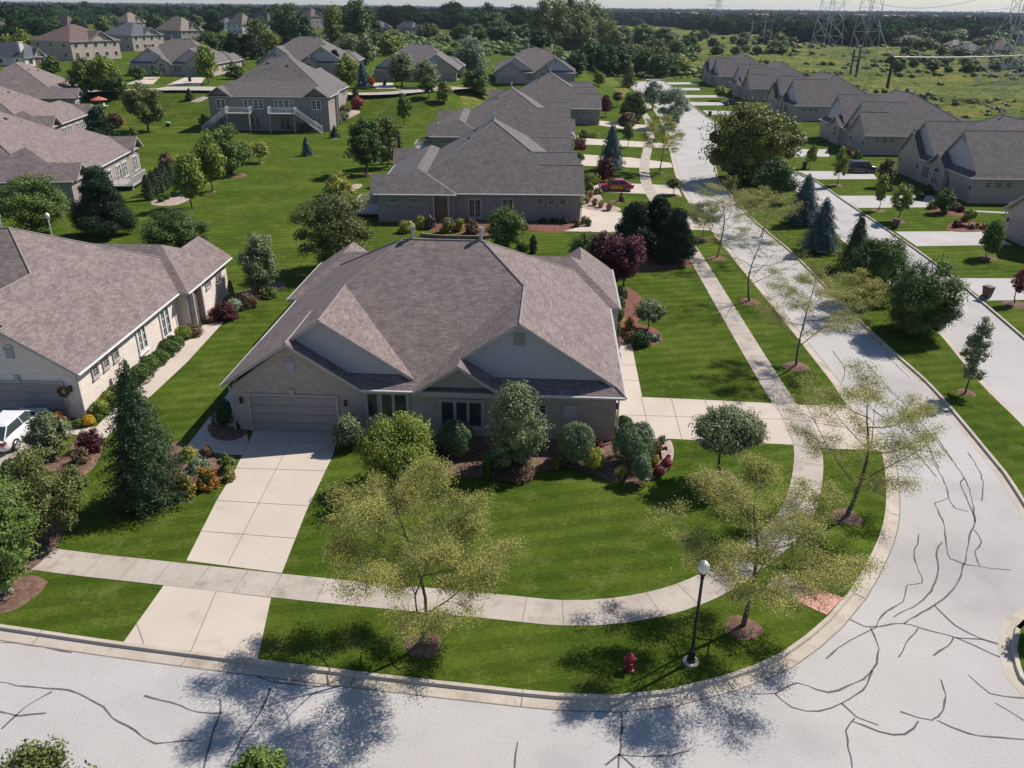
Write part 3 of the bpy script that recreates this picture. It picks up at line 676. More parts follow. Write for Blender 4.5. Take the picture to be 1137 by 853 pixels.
        f = fb.build(name, mat, root); pb2 = MB(); fbox(pb2, face, x0, x1, .004, .03, z, z+h)
        if arch:
            P_ = [fpt(face, a+xa, .03, z+h+t+za) for xa, za in pr]; o = len(pb2.v); pb2.v += P_; pb2.f.append(list(range(o, o+9))); pb2.m.append(0)
        pb2.build('pane', 'blind' if blind else 'glass_dark', f)
        return f
    # garage door with panels
    def garage(a0, a1):
        gd = MB(); n = 4; hh = 2.2
        for k in range(n): fbox(gd, 'F', a0+.004*k, a1-.004*k, 0.0, .05, low+.02+hh*k/n, low+hh*(k+1)/n-.01)
        d_ = gd.build('garage_door', 'garage_door', root); fr = MB()
        fbox(fr, 'F', a0-.16, a0-.01, 0, .1, low, low+2.36); fbox(fr, 'F', a1+.01, a1+.16, 0, .1, low, low+2.36); fbox(fr, 'F', a0-.009, a1+.009, 0, .1, low+2.24, low+2.36); fbox(fr, 'F', (a0+a1)/2-.13, (a0+a1)/2+.13, 0, .13, low+2.365, low+2.7)
        fr.build('door_frame', 'trim_taupe', d_)
    garage(1.35, 6.2)
    for a in (.85, 6.75):
        lb = MB(); fbox(lb, 'F', a-.07, a+.07, 0, .16, 1.75, 2.1); lb.build('wall_lamp', 'black_metal', root)
    # arched louvre in the garage gable, louvre in the siding gable
    lv = MB(); fbox(lv, 'F', 3.6, 4.1, 0.0, .06, ze+.75, ze+1.35); 
    for k in range(7): fbox(lv, 'F', 3.63, 4.07, .06, .08, ze+.78+k*.08, ze+.82+k*.08)
    for k in range(6):
        a, c_ = math.pi*k/6, math.pi*(k+1)/6; lv.tube([fpt('F', 3.85+.26*math.cos(a), .04, ze+1.35+.2*math.sin(a)), fpt('F', 3.85+.26*math.cos(c_), .04, ze+1.35+.2*math.sin(c_))], .04, 5)
    lv.build('gable_vent', 'siding_grey', root)
    lv = MB(); x0 = mu(uB); lv.box((x0-.3, vs-.07, zB-1.35), (x0+.3, vs-.001, zB-.65))
    for k in range(7): lv.box((x0-.26, vs-.1, zB-1.3+k*.09), (x0+.26, vs-.07, zB-1.26+k*.09))
    lv.build('gable_vent', 'siding_taupe', root)
    if style == 'main':
        window('F', 9.1, 1.15, 2.15, 1.4, 3, grid=False); window('F', 13.25, .75, 2.2, 1.45, 3, grid=False); window('F', 17.6, 1.55, .62, .62); window('F', 19.3, 1.55, .62, .62, blind=True)
        eb = MB(); fbox(eb, 'R', 1.6, 6.4, 0, .05, .02, 2.2); eb.build('garage_door', 'garage_door', root)
        lb = MB(); fbox(lb, 'R', 1.0, 1.14, 0, .16, 1.75, 2.1); lb.build('wall_lamp', 'black_metal', root)
    else:
        window('F', 9.3, .9, 1.9, 1.5, 3); window('P', up, .8, 1.4, 1.3, 2, arch=True, grid=True)
        window('F', 15.9, .9, .9, 1.4, 1); garage(16.6, 21.3) if True else None
        lb = MB(); fbox(lb, 'F', 21.4, 21.5, 0, .16, 1.75, 2.1); lb.build('wall_lamp', 'black_metal', root)
    for sd_ in ('L', 'R'):
        for a in (2.4, 3.7, 5.0):
            if not (style == 'main' and sd_ == 'R'): window(sd_, a, ze-1.15, .55, .55, 1)
        window(sd_, 8.6, low+1.0 if low >= 0 else 1.0, 1.0, 1.5, 2, mat='trim_white' if brick == 'brick_cream' else None)
        window(sd_, 12.3, .55, 1.2, 1.9, 2, mat='trim_white' if brick == 'brick_cream' else None)
        # entry recess in the rear block: dark door with posts, its shade painted as a flat dark panel
        dd = MB(); fbox(dd, sd_, 15.5, 16.5, 0, .05, low+.05, low+2.15); d_ = dd.build('door', 'door_brown', root)
        for a_ in (15.1, 16.75): pp = MB(); fbox(pp, sd_, a_, a_+.18, .05, .4, low, wt-.02); pp.build('porch_post', trim, root)
        pp = MB(); fbox(pp, sd_, 15.29, 16.74, 0.001, .012, low+.02, wt-.05); pp.build('entry_shade_panel', 'door_brown', root)
        hb = MB(); fbox(hb, sd_, 16.3, 16.38, .05, .12, low+.95, low+1.1); hb.build('handle', 'galvanised', d_)
        window(sd_, 19.0, ze-1.0, .8, .4, 1); window(sd_, 21.3, ze-1.0, .8, .4, 1)
    if rear:
        if low < -1 or ze > 4.5:
            for a in (2, 7.2, 9.2, 13, 15, 20.2): window('B', a, ze-2.2, 1.5, 1.5, 2, mat='trim_white'); 
            for a in (2.2, 8.3, 14, 20): window('B', a, .3, 1.7, 2.0, 2)
        else:
            for a in (2.0, 6.6, 9.2, 13, 15.6, 20.2): window('B', a, .5, 1.6, 1.8, 2, mat='trim_white')
    # roof plumbing
    if vents:
        rgm = random.Random(int(abs(loc[0])*10+abs(loc[1])))
        for k, (u, v, h_) in enumerate(((uL+.6, Dm/2+.12, .75), (W-uL-.1, Dm/2+.12, .75), (W*.5+1, Dm/2+3.2, .4), (W*.33, Dm/2+4, .35), (W*.7, Dm/2+4.6, .35))):
            zz = ze+sf*(Dm-v)-.05 if v > Dm/2 else ze+sf*v
            pb3 = MB(); pb3.tube([pm((u, v, zz)), pm((u, v, zz+h_))], .1 if k < 2 else .06, 8)
            if k < 2: pb3.tube([pm((u, v, zz+h_)), pm((u, v, zz+h_+.04)), pm((u, v, zz+h_+.2))], [.1, .17, .15], 8)
            pb3.build('vent_pipe', 'galvanised', roofo)
        for (u, v) in ((W*.42, Dm/2+3.0), (W*.6, Dm/2+2.4)):
            zz = ze+sf*(Dm-v) if v > Dm/2 else ze+sf*v
            pb3 = MB(); x = mu(u); pb3.box((x-.2, v-.2, zz-.12), (x+.2, v+.2, zz+.14)); pb3.build('roof_vent', 'black_plastic', roofo)
    if deck: # raised deck with stairs at the rear
        for (a0, a1, st) in deck:
            zd = ze-2.75; k = MB()
            k.box((min(mu(a0), mu(a1)), D-.35, zd-.16), (max(mu(a0), mu(a1)), D+2.9, zd))
            for x in (a0+.15, a1-.15): xx = mu(x); k.box((xx-.09, D+2.65, low), (xx+.09, D+2.83, zd-.16))
            dk = k.build('deck', 'deck_wood', root); rl = MB(); xa, xb = min(mu(a0), mu(a1)), max(mu(a0), mu(a1))
            def rail(p, q2, z=zd):
                p, q2 = np.array(p, float), np.array(q2, float); ln = np.linalg.norm(q2-p); n = max(2, int(ln/.16))
                if len(p) == 2: p = np.array([*p, z]); q2 = np.array([*q2, z])
                rl.tube([p+[0, 0, 1.0], q2+[0, 0, 1.0]], .05, 4); rl.tube([p+[0, 0, .12], q2+[0, 0, .12]], .03, 4)
                for j in range(n+1): s = p+(q2-p)*j/n; rl.tube([s+[0, 0, .1], s+[0, 0, 1.0]], .05 if j % 9 == 0 else .022, 4, cap=False)
            rail((xa, D+2.85), (xb, D+2.85)); rail((xa, D-.3), (xa, D+2.85)); rail((xb, D-.3), (xb, D+2.85))
            if st:
                sg = 1 if st > 0 else -1; xs_ = xb if sg > 0 else xa; ns = int((zd-low)/.19)
                stb = MB()
                for j in range(ns): stb.box((min(xs_+sg*.27*j, xs_+sg*.27*(j+1)), D+1.75, zd-.19*(j+1)-.05), (max(xs_+sg*.27*j, xs_+sg*.27*(j+1)), D+2.8, zd-.19*(j+1)))
                stb.build('stairs', 'deck_wood', dk)
                rail(np.array([xs_, D+2.83, zd]), np.array([xs_+sg*.27*ns, D+2.83, low+.1])); rail(np.array([xs_, D+1.73, zd]), np.array([xs_+sg*.27*ns, D+1.73, low+.1]))
            rl.build('railing', 'rail_white', dk)
    return root
def box_house(name, label, cx, cy, wr, wl, ey, ry, roof, brick, storeys=2, phi=38, chimney=None, gable_white=False, group=None, red=None):
    """hip-roofed house: nearest corner at photo (cx,cy); wr/wl visible widths of the two walls, ey eave row, ry ridge row"""
    b = G(cx, cy); d = depth(b); az = math.degrees(math.atan2(b[0], b[1])); ze = max(2.6, height_at(b, ey)); W = wr*d/FOC/math.cos(R(phi)); D = wl*d/FOC/math.sin(R(phi)); W = min(max(W, 7), 34); D = min(max(D, 7), 30); phi = phi-az
    root = empty(name, tuple(b), R(phi)); tag(root, label, 'house', group)
    c = (b[0]+math.cos(R(phi))*W/2-math.sin(R(phi))*D/2, b[1]+math.sin(R(phi))*W/2+math.cos(R(phi))*D/2, b[2]); zr = max(ze+1.6, height_at(c, ry))
    w = MB(); w.prism([(0, 0), (W, 0), (W, D), (0, D)], -.6, ze-.12)
    wo = w.build('wall', brick, root)
    r = MB(); o = .45; k = min(W, D)/2*.92
    if W >= D: r1, r2 = (k, D/2, zr), (W-k, D/2, zr)
    else: r1, r2 = (W/2, k, zr), (W/2, D-k, zr)
    A, B_, C_, D_ = (-o, -o, ze), (W+o, -o, ze), (W+o, D+o, ze), (-o, D+o, ze)
    if W >= D: polys = ([A, B_, r2, r1], [B_, C_, r2], [C_, D_, r1, r2], [D_, A, r1])
    else: polys = ([A, B_, r1], [B_, C_, r2, r1], [C_, D_, r2], [D_, A, r1, r2])
    for p in polys: r.slab(list(p), .22)
    # a cross gable over part of the long side
    gw = min(W, D)*.26; um = W*.62; zg = ze+(zr-ze)*.62
    ga = [(um-gw, -o-.25, ze+.02), (um, -o-.25, zg), (um, D/2, zg), (um-gw, D/2, ze+.02)]; gb_ = [(um, -o-.25, zg), (um+gw, -o-.25, ze+.02), (um+gw, D/2, ze+.02), (um, D/2, zg)]
    r.slab(ga[::-1], .2); r.slab(gb_[::-1], .2)
    ro = r.build('roof', [roof, 'trim_taupe'], root)
    g = MB(); n = 3; g.v += [(um-gw*.85, -.08, ze-.15), (um+gw*.85, -.08, ze-.15), (um, -.08, zg-.25), (um-gw*.85, .1, ze-.15), (um+gw*.85, .1, ze-.15), (um, .1, zg-.25)]
    g.f += [[0, 1, 2], [5, 4, 3], [0, 3, 4, 1], [1, 4, 5, 2], [2, 5, 3, 0]]; g.m += [0]*5; g.build('gable', 'trim_white' if gable_white else brick, root)
    def win(face, a, z, w_, h_):
        f = MB(); p = MB()
        if face == 'F': f.box((a-w_/2-.12, -.07, z-.12), (a+w_/2+.12, -.001, z+h_+.12)); p.box((a-w_/2, -.1, z), (a+w_/2, -.07, z+h_))
        else: f.box((-.07, a-w_/2-.12, z-.12), (-.001, a+w_/2+.12, z+h_+.12)); p.box((-.1, a-w_/2, z), (-.07, a+w_/2, z+h_))
        fo = f.build('window', 'trim_white', root); p.build('pane', 'glass_dark', fo)
    fl = 2 if storeys == 2 and ze > 4.6 else 1
    for s_ in range(fl):
        z = ze-1.9-s_*2.9
        for k_ in range(max(2, int(W/3.4))): win('F', W*(k_+.5)/max(2, int(W/3.4)), z, 1.2, 1.3)
        for k_ in range(max(1, int(D/5))): win('L', D*(k_+.5)/max(1, int(D/5)), z, 1.1, 1.2)
    dd = MB(); dd.box((W*.45, -.06, .05), (W*.45+1.8, -.001, 2.2)); dd.build('door', 'door_brown', root)
    if chimney:
        cb = MB(); x, y = W*chimney[0], D*chimney[1]; cb.box((x-.7, y-.4, 0), (x+.7, y+.4, zr+.2)); cb.box((x-.8, y-.5, zr+.2), (x+.8, y+.5, zr+.4)); cb.build('chimney', 'brick_cream', root)
    return root
# ============================================================ VEGETATION
ICO_V = None
def ico():
    global ICO_V
    if ICO_V is None:
        bm = bmesh.new(); bmesh.ops.create_icosphere(bm, subdivisions=1, radius=1.0)
        ICO_V = (np.array([v.co[:] for v in bm.verts]), np.array([[v.index for v in f.verts] for f in bm.faces])); bm.free()
    return ICO_V
def leaf_quads(c, nrm, size, rng, asp=0.6):
    n = len(c); t = rng.normal(size=(n, 3)); t -= nrm*(t*nrm).sum(1)[:, None]; t /= np.linalg.norm(t, axis=1)[:, None]+1e-9
    b = np.cross(nrm, t); s = (size*rng.uniform(0.65, 1.3, n))[:, None]
    return np.stack([c-t*s*.5, c+b*s*.5*asp-t*s*.05, c+t*s*.5, c-b*s*.5*asp-t*s*.05], 1).reshape(-1, 3)
def mesh_np(name, quads, tris=None, mats=('leaf_green',), quad_m=None):
    """quads (4n,3) vertices in runs of four; tris (verts, faces)"""
    nq = len(quads)//4; V = quads; L_ = np.arange(nq*4, dtype=np.int32); st = np.arange(nq)*4; tot = np.full(nq, 4)
    if tris is not None and len(tris[0]):
        o = len(V); V = np.concatenate([V, tris[0]]); F = tris[1].reshape(-1)+o; L_ = np.concatenate([L_, F])
        k = len(tris[1]); st = np.concatenate([st, nq*4+np.arange(k)*3]); tot = np.concatenate([tot, np.full(k, 3)])
    me = bpy.data.meshes.new(name); me.vertices.add(len(V)); me.vertices.foreach_set('co', V.astype(np.float32).ravel())
    me.loops.add(len(L_)); me.loops.foreach_set('vertex_index', L_.astype(np.int32)); me.polygons.add(len(st))
    me.polygons.foreach_set('loop_start', st.astype(np.int32)); me.polygons.foreach_set('loop_total', tot.astype(np.int32))
    for mm in mats: me.materials.append(M[mm])
    if quad_m is not None:
        mi = np.zeros(len(st), np.int32); mi[:len(quad_m)] = quad_m; me.polygons.foreach_set('material_index', mi)
    me.update(calc_edges=True); return me
def unit(v): return v/(np.linalg.norm(v, axis=-1, keepdims=True)+1e-9)
def blob_pts(rng, n, rx, rz, pw=2.6):
    d = unit(rng.normal(size=(n, 3))); r = rng.uniform(0.12, 1, n)**(1/pw); return d*r[:, None]*np.array([rx, rx, rz])
def crown(kind, Rr, H, leaf, dens, seed):
    """leaves and cores of a crown standing on z=0, radius Rr, height H"""
    rng = np.random.default_rng(seed); Q = []; CV = []; CF = []; no = 0
    iv, ifc = ico()
    def core(c, r, sc=(1, 1, 1)):
        nonlocal no
        v = iv*(1+rng.uniform(-.22, .22, (len(iv), 1)))*r*np.array(sc)+c; CV.append(v); CF.append(ifc+no); no += len(iv)
    if kind in ('round', 'upright', 'loose', 'dome', 'multi'):
        nc = {'round': 70, 'upright': 60, 'loose': 60, 'dome': 40, 'multi': 74}[kind]
        if kind == 'dome': cen = blob_pts(rng, nc, Rr*.8, H*.8); cen[:, 2] = np.abs(cen[:, 2])*.95
        else:
            cen = blob_pts(rng, nc, Rr*.82, H*.42, 3.2)
            # uneven outline: stretch some directions
            a = np.arctan2(cen[:, 1], cen[:, 0]); k = 1+.14*np.sin(2*a+seed)+.1*np.sin(5*a+seed*1.7+cen[:, 2]); cen[:, :2] *= k[:, None]
            if kind == 'upright': tt = (cen[:, 2]/H+.5); cen[:, :2] *= (1.15-.75*tt**1.6)[:, None]
            elif kind == 'round': tt = (cen[:, 2]/H+.5); cen[:, :2] *= (1.08-.35*tt**2)[:, None]
            cen[:, 2] += H*.47
        rc0 = {'round': .29, 'upright': .33, 'loose': .27, 'dome': .36, 'multi': .28}[kind]*Rr
        area = 4*math.pi*Rr*Rr
        ntot = int(dens*area*2.5/(leaf*leaf*.5)); per = max(6, ntot//nc)
        for c in cen:
            r = rc0*rng.uniform(.6, 1.25)
            d = unit(rng.normal(size=(per, 3))); d[:, 2] = np.where(d[:, 2] < -.3, -d[:, 2], d[:, 2])
            p = c+d*(r*rng.uniform(.45, 1.3, per))[:, None]*np.array([1, 1, .85])
            Q.append(leaf_quads(p, unit(d+rng.normal(size=(per, 3))*.55+np.array([0, 0, .45])), leaf, rng))
            if kind != 'loose' or rng.random() < .5: core(c-np.array([0, 0, r*.1]), r*(.5 if kind != 'loose' else .35), (1, 1, .75))
        if kind in ('round', 'upright', 'dome', 'multi'): core(np.array([0, 0, H*(.28 if kind == 'dome' else .45)]), 1.0, (Rr*(.58 if kind != 'upright' else .4), Rr*(.58 if kind != 'upright' else .4), H*(.28 if kind != 'dome' else .45)))
    elif kind == 'ball':       # clipped or dense shrub
        n = int(dens*4*math.pi*Rr*Rr*2.6/(leaf*leaf*.5)); d = unit(rng.normal(size=(n, 3))); d[:, 2] = np.where(d[:, 2] < -.55, -d[:, 2], d[:, 2])
        a = np.arctan2(d[:, 1], d[:, 0]); k = 1+.06*np.sin(3*a+seed)+.07*np.sin(4*d[:, 2]+2*a+seed)+.04*np.sin(9*a+6*d[:, 2])
        p = d*(k*rng.uniform(.86, 1.05, n))[:, None]*np.array([Rr, Rr, H*.52])+np.array([0, 0, H*.49])
        p[:, 2] = np.maximum(p[:, 2], .02)
        Q.append(leaf_quads(p, unit(d+rng.normal(size=(n, 3))*.5), leaf, rng)); core(np.array([0, 0, H*.47]), 1.0, (Rr*.85, Rr*.85, H*.44))
    elif kind in ('cone', 'column'):
        pw = .68 if kind == 'cone' else .35
        n = int(dens*math.pi*Rr*H*3.3/(leaf*leaf*.34)); t = 1-np.sqrt(rng.uniform(0, 1, n)) if kind == 'cone' else rng.uniform(0, 1, n)
        lay = max(6, int(H/max(.45, leaf*2.2))) ; a = rng.uniform(0, 2*math.pi, n)
        ph = (t*lay+a*.5) % 1.0
        prof = (1-t)**pw*(1 if kind == 'cone' else np.sqrt(np.clip(1-(2*t-1)**6, 0.05, 1)))
        br = 1+.24*np.sin(a*7+np.floor(t*lay)*2.1+seed)+.13*np.sin(a*13+np.floor(t*lay)*1.3)
        rr = Rr*prof*br*(.62+.42*(1-ph) if kind == 'cone' else .92)*rng.uniform(.72, 1.04, n)
        p = np.stack([rr*np.cos(a), rr*np.sin(a), H*t+(rr*-.12 if kind == 'cone' else 0)+.03*H], 1); p[:, 2] = np.maximum(p[:, 2], .05)
        out = np.stack([np.cos(a), np.sin(a), np.full(n, .5)], 1)
        Q.append(leaf_quads(p, unit(out+rng.normal(size=(n, 3))*.6), leaf, rng, .42))
        k = 9; v = []; f = []
        for i, tt in enumerate(np.linspace(0.02, .93, 8)):
            for j in range(k):
                r = Rr*(1-tt)**pw*.62*(1+rng.uniform(-.1, .1)); v.append((r*math.cos(j*2*math.pi/k), r*math.sin(j*2*math.pi/k), H*tt+.02))
        for i in range(7):
            for j in range(k):
                a_, b_, c_, d_ = i*k+j, i*k+(j+1) % k, (i+1)*k+(j+1) % k, (i+1)*k+j; f += [(a_, b_, c_), (a_, c_, d_)]
        CV.append(np.array(v)); CF.append(np.array(f)+no); no += len(v)
    elif kind == 'pine':
        nc = 46
        for i in range(nc):
            t = (i+.5)/nc; a = i*2.4+rng.uniform(-.4, .4); rr = Rr*(.95-.75*t)*rng.uniform(.5, 1.0); c = np.array([rr*math.cos(a), rr*math.sin(a), H*(.08+.86*t)]); r = Rr*rng.uniform(.3, .46)*(1.1-.5*t)
            per = int(dens*4*math.pi*r*r*1.6/(leaf*leaf*.3)); d = unit(rng.normal(size=(per, 3))); p = c+d*(r*rng.uniform(.35, 1.1, per))[:, None]*np.array([1, 1, .6]); p[:, 2] += .25*np.linalg.norm(p[:, :2]-c[:2], axis=1)
            Q.append(leaf_quads(p, unit(d+rng.normal(size=(per, 3))*.8), leaf, rng, .35)); core(c, r*.6, (1, 1, .6))
        core(np.array([0, 0, H*.4]), 1, (Rr*.45, Rr*.45, H*.38))
    elif kind == 'tuft':
        n = int(70*dens*max(1, Rr/.5)); a = rng.uniform(0, 2*math.pi, n); b = rng.uniform(.1, 1, n)*Rr; h = H*rng.uniform(.6, 1, n)
        root = np.stack([np.cos(a)*b*.25, np.sin(a)*b*.25, np.zeros(n)], 1); tip = np.stack([np.cos(a)*b, np.sin(a)*b, h*(1-.35*b/Rr)], 1); mid = (root+tip)/2+np.array([0, 0, 1])*(.18*h)[:, None]
        w = np.stack([-np.sin(a), np.cos(a), np.zeros(n)], 1)*leaf*.22
        q1 = np.stack([root-w, root+w, mid+w, mid-w], 1).reshape(-1, 3); q2 = np.stack([mid-w, mid+w, tip+w*.2, tip-w*.2], 1).reshape(-1, 3); Q += [q1, q2]
    q = np.concatenate(Q); cv = np.concatenate(CV) if CV else None
    if kind in ('round', 'upright', 'loose', 'dome', 'multi', 'pine'):   # fit the crown to its size
        s = Rr/np.percentile(np.hypot(q[:, 0], q[:, 1]), 98.5); lo = 0.0 if kind in ('dome', 'pine') else np.percentile(q[:, 2], .4); hi = np.percentile(q[:, 2], 99.6); k = H/(hi-lo)
        for a in (q, cv):
            if a is not None: a[:, :2] *= s; a[:, 2] = (a[:, 2]-lo)*k
    return q, ((cv, np.concatenate(CF)) if CV else None)
def limb_pts(p0, p1, sag, n, rng):
    p0, p1 = np.array(p0, float), np.array(p1, float); out = []
    w = rng.normal(size=3)*.05*np.linalg.norm(p1-p0)
    for i in range(n+1):
        t = i/n; q = p0+(p1-p0)*t; q = q+np.array([0, 0, 1])*sag*math.sin(math.pi*t)+w*math.sin(math.pi*t*1.5); out.append(tuple(q))
    return out
def trunk_mesh(H0, H, Rr, rad, seed, nl=5, mat='bark', lean=(0, 0)):
    rng = np.random.default_rng(seed); b = MB(); top = (lean[0]+rng.uniform(-.1, .1)*Rr, lean[1]+rng.uniform(-.1, .1)*Rr, H0+(H-H0)*.55)
    pts = limb_pts((0, 0, -.1), top, 0, 5, rng); b.tube([(0, 0, -.12), (0, 0, .05)]+pts[1:], [rad*1.7, rad*1.25]+[rad*(1-.8*i/5) for i in range(1, 6)], 7)
    for k in range(nl):
        a = k*2.4+rng.uniform(0, 1); z = H0*rng.uniform(.85, 1.15); e = (math.cos(a)*Rr*.62, math.sin(a)*Rr*.62, H0+(H-H0)*rng.uniform(.3, .75))
        t = z/(H0+(H-H0)*.55); s = (top[0]*t, top[1]*t, z); b.tube(limb_pts(s, e, -.05*Rr, 4, rng), [rad*.5, rad*.4, rad*.3, rad*.2, rad*.08], 5)
    return b
def locust(Rr, H, H0, rad, leafs, per, seed, twig_leaf=.13, fork=False):
    """airy tree: real limbs, branches and twigs with small leaf sprays"""
    rng = np.random.default_rng(seed); b = MB(); tips = []
    top = np.array([rng.uniform(-.08, .08)*Rr, rng.uniform(-.08, .08)*Rr, H*.88])
    tp = limb_pts((0, 0, 0), top, 0, 8, rng); b.tube([(0, 0, -.1)]+tp, [rad*1.6, rad*1.2]+[rad*(1-.88*i/8) for i in range(1, 9)], 7)
    nl = 13
    for k in range(nl):
        f = (k+.5)/nl; z = H0*.75+(H*.86-H0*.75)*f**1.1; t = z/(H*.88); s = top*t; a = k*2.399+rng.uniform(-.3, .3)
        rr = Rr*(1.0-.5*f**2.2)*rng.uniform(.85, 1.08); zz = z+(H-z)*rng.uniform(.35, .6)*(1-f*.35)
        e = np.array([math.cos(a)*rr, math.sin(a)*rr, min(zz, H*.98)]); lp = [np.array(q) for q in limb_pts(s, e, -.06*rr, 6, rng)]
        r0 = rad*(.42-.22*f); b.tube(lp, [r0*(1-.85*i/6) for i in range(7)], 5)
        for j in range(8):
            u = .28+.72*(j+.5)/8; i0 = min(5, int(u*6)); q = lp[i0]+(lp[i0+1]-lp[i0])*(u*6-i0)
            sg = 1 if j % 2 else -1; aa = a+sg*rng.uniform(.5, 1.1); ln = rr*rng.uniform(.22, .42)*(1.15-u*.5)
            e2 = q+np.array([math.cos(aa)*ln, math.sin(aa)*ln, ln*rng.uniform(-.05, .45)]); bp = [np.array(x) for x in limb_pts(q, e2, .04*ln, 3, rng)]
            b.tube(bp, [r0*.3, r0*.22, r0*.15, .006], 4, cap=False)
            for w in range(4):
                u2 = .3+.7*(w+.6)/4; i1 = min(2, int(u2*3)); q2 = bp[i1]+(bp[i1+1]-bp[i1])*(u2*3-i1); a3 = aa+rng.uniform(-1.2, 1.2); l3 = ln*rng.uniform(.3, .55)
                e3 = q2+np.array([math.cos(a3)*l3, math.sin(a3)*l3, l3*rng.uniform(-.3, .25)]); b.tube([q2, e3], [.012, .005], 3, cap=False); tips.append((q2, e3))
    Q = []
    for q, e in tips:
        if rng.random() > leafs: continue
        n = rng.poisson(per); 
        if n < 1: continue
        t = rng.uniform(.2, 1.15, n)[:, None]; p = q+(e-q)*t+rng.normal(size=(n, 3))*np.array([.36, .36, .2])*max(.6, np.linalg.norm(e-q))
        Q.append(leaf_quads(p, unit(rng.normal(size=(n, 3))*.7+np.array([0, 0, 1.0])), twig_leaf, rng, .45))
    return b, np.concatenate(Q)

CACHE = {}
SEED = [10]
NAMES = {'round': ('shade_tree', 'tree'), 'multi': ('ornamental_tree', 'tree'), 'upright': ('young_tree', 'tree'), 'loose': ('shade_tree', 'tree'), 'cone': ('spruce_tree', 'conifer'), 'pine': ('pine_tree', 'conifer')}
def T(kind, leafc, bx, by, ty, w, label, H0f=0.25, name=None, group=None, cat=None, bark='bark', dens=1.0, leafk=1.0, rad=None, base=None, vis=1.0, nocache=False, lean=(0, 0)):
    """a tree whose trunk stands at photo point (bx,by), top at row ty, crown w pixels wide"""
    b = np.array(base) if base is not None else G(bx, by); H = height_at(b, ty); d = depth(b); Rr = w/2*d/FOC
    # the top row is reached by the crown's silhouette, a little in front of or behind the axis
    if kind in ('round', 'multi', 'upright', 'loose'): H *= .96
    H = max(H, .8); H0 = H*H0f; SEED[0] += 1; sd = SEED[0]
    nm, ct = NAMES.get(kind, ('tree', 'tree')); nm = name or nm; ct = cat or ct
    root = empty(nm, tuple(b), (sd*1.3) % 6.28); tag(root, label, ct, group)
    rad = rad or max(.06, Rr*.05)
    leaf = max(.12, 1.9*d/800)*leafk
    if d < 75 or nocache:
        if kind in ('cone',): leaf *= 1.15
        q, tr = crown(kind, Rr, H-H0 if kind not in ('cone', 'pine') else H*.96, leaf, dens, sd)
        cr = link_mesh('crown', mesh_np('crown', q, tr, ('leaf_'+leafc,)), root)
        cr.location = (0, 0, H0 if kind not in ('cone', 'pine') else H*.04)
    else:
        lb = int(round(math.log2(leaf/max(.3, Rr))*2)); key = (kind, leafc, lb, sd % 3)
        if key not in CACHE:
            q, tr = crown(kind, 1.0, 2.0 if kind not in ('cone', 'column') else 3.0, 2**(lb/2), dens, sd); CACHE[key] = mesh_np('crown', q, tr, ('leaf_'+leafc,))
        cr = link_mesh('crown', CACHE[key], root)
        hh = (H-H0) if kind not in ('cone', 'pine') else H*.96
        cr.scale = (Rr, Rr, hh/(2.0 if kind not in ('cone', 'column') else 3.0)); cr.location = (0, 0, H-hh)
    if kind in ('cone', 'pine'): tb = MB(); tb.tube([(0, 0, -.1), (0, 0, H*.1), (0, 0, H*.93)], [rad*1.4, rad*1.1, .02], 6); tb.build('trunk', bark, root)
    else: trunk_mesh(H0, H, Rr, rad, sd, mat=bark).build('trunk', bark, root)
    return root
def LOC(bx, by, ty, w, label, leafs, per, H0f=.28, rad=.1, tl=.13, group=None, leafc='locust', cx=0):
    b = G(bx, by); H = height_at(b, ty); Rr = w/2*depth(b)/FOC; SEED[0] += 1
    root = empty('honey_locust', tuple(b)); tag(root, label, 'tree', group)
    tb, q = locust(Rr, H, H*H0f, rad, leafs, per, SEED[0], tl)
    tb.build('trunk', 'bark', root); link_mesh('crown', mesh_np('crown', q, None, ('leaf_'+leafc,)), root); return root
def S(kind, leafc, bx, by, ty, w, label, name='shrub', cat='shrub', group=None, dens=1.0, flower=None, base=None):
    """a shrub, one mesh standing on the ground"""
    b = np.array(base) if base is not None else G(bx, by); H = max(.25, height_at(b, ty)); d = depth(b); Rr = max(.18, w/2*d/FOC); SEED[0] += 1; sd = SEED[0]
    leaf = max(.07, 1.7*d/800) if kind in ('ball', 'tuft') else max(.1, 1.7*d/800)
    q, tr = crown(kind, Rr, H, leaf, dens, sd); mats = ['leaf_'+leafc]; qm = None
    if flower:
        rng = np.random.default_rng(sd); mats.append('leaf_'+flower[0]); qm = (rng.random(len(q)//4) < flower[1]).astype(np.int32)
    o = link_mesh(name, mesh_np(name, q, tr, mats, qm), None, tuple(b)); o.rotation_euler = (0, 0, sd % 6)
    return tag(o, label, cat, group)
ORD = ['first', 'second', 'third', 'fourth', 'fifth', 'sixth', 'seventh', 'eighth', 'ninth', 'tenth', 'eleventh', 'twelfth', 'thirteenth', 'fourteenth', 'fifteenth', 'sixteenth', 'seventeenth', 'eighteenth', 'nineteenth', 'twentieth']
ORD += ['twenty '+o for o in ORD[:9]]+['thirtieth']+['thirty '+o for o in ORD[:9]]
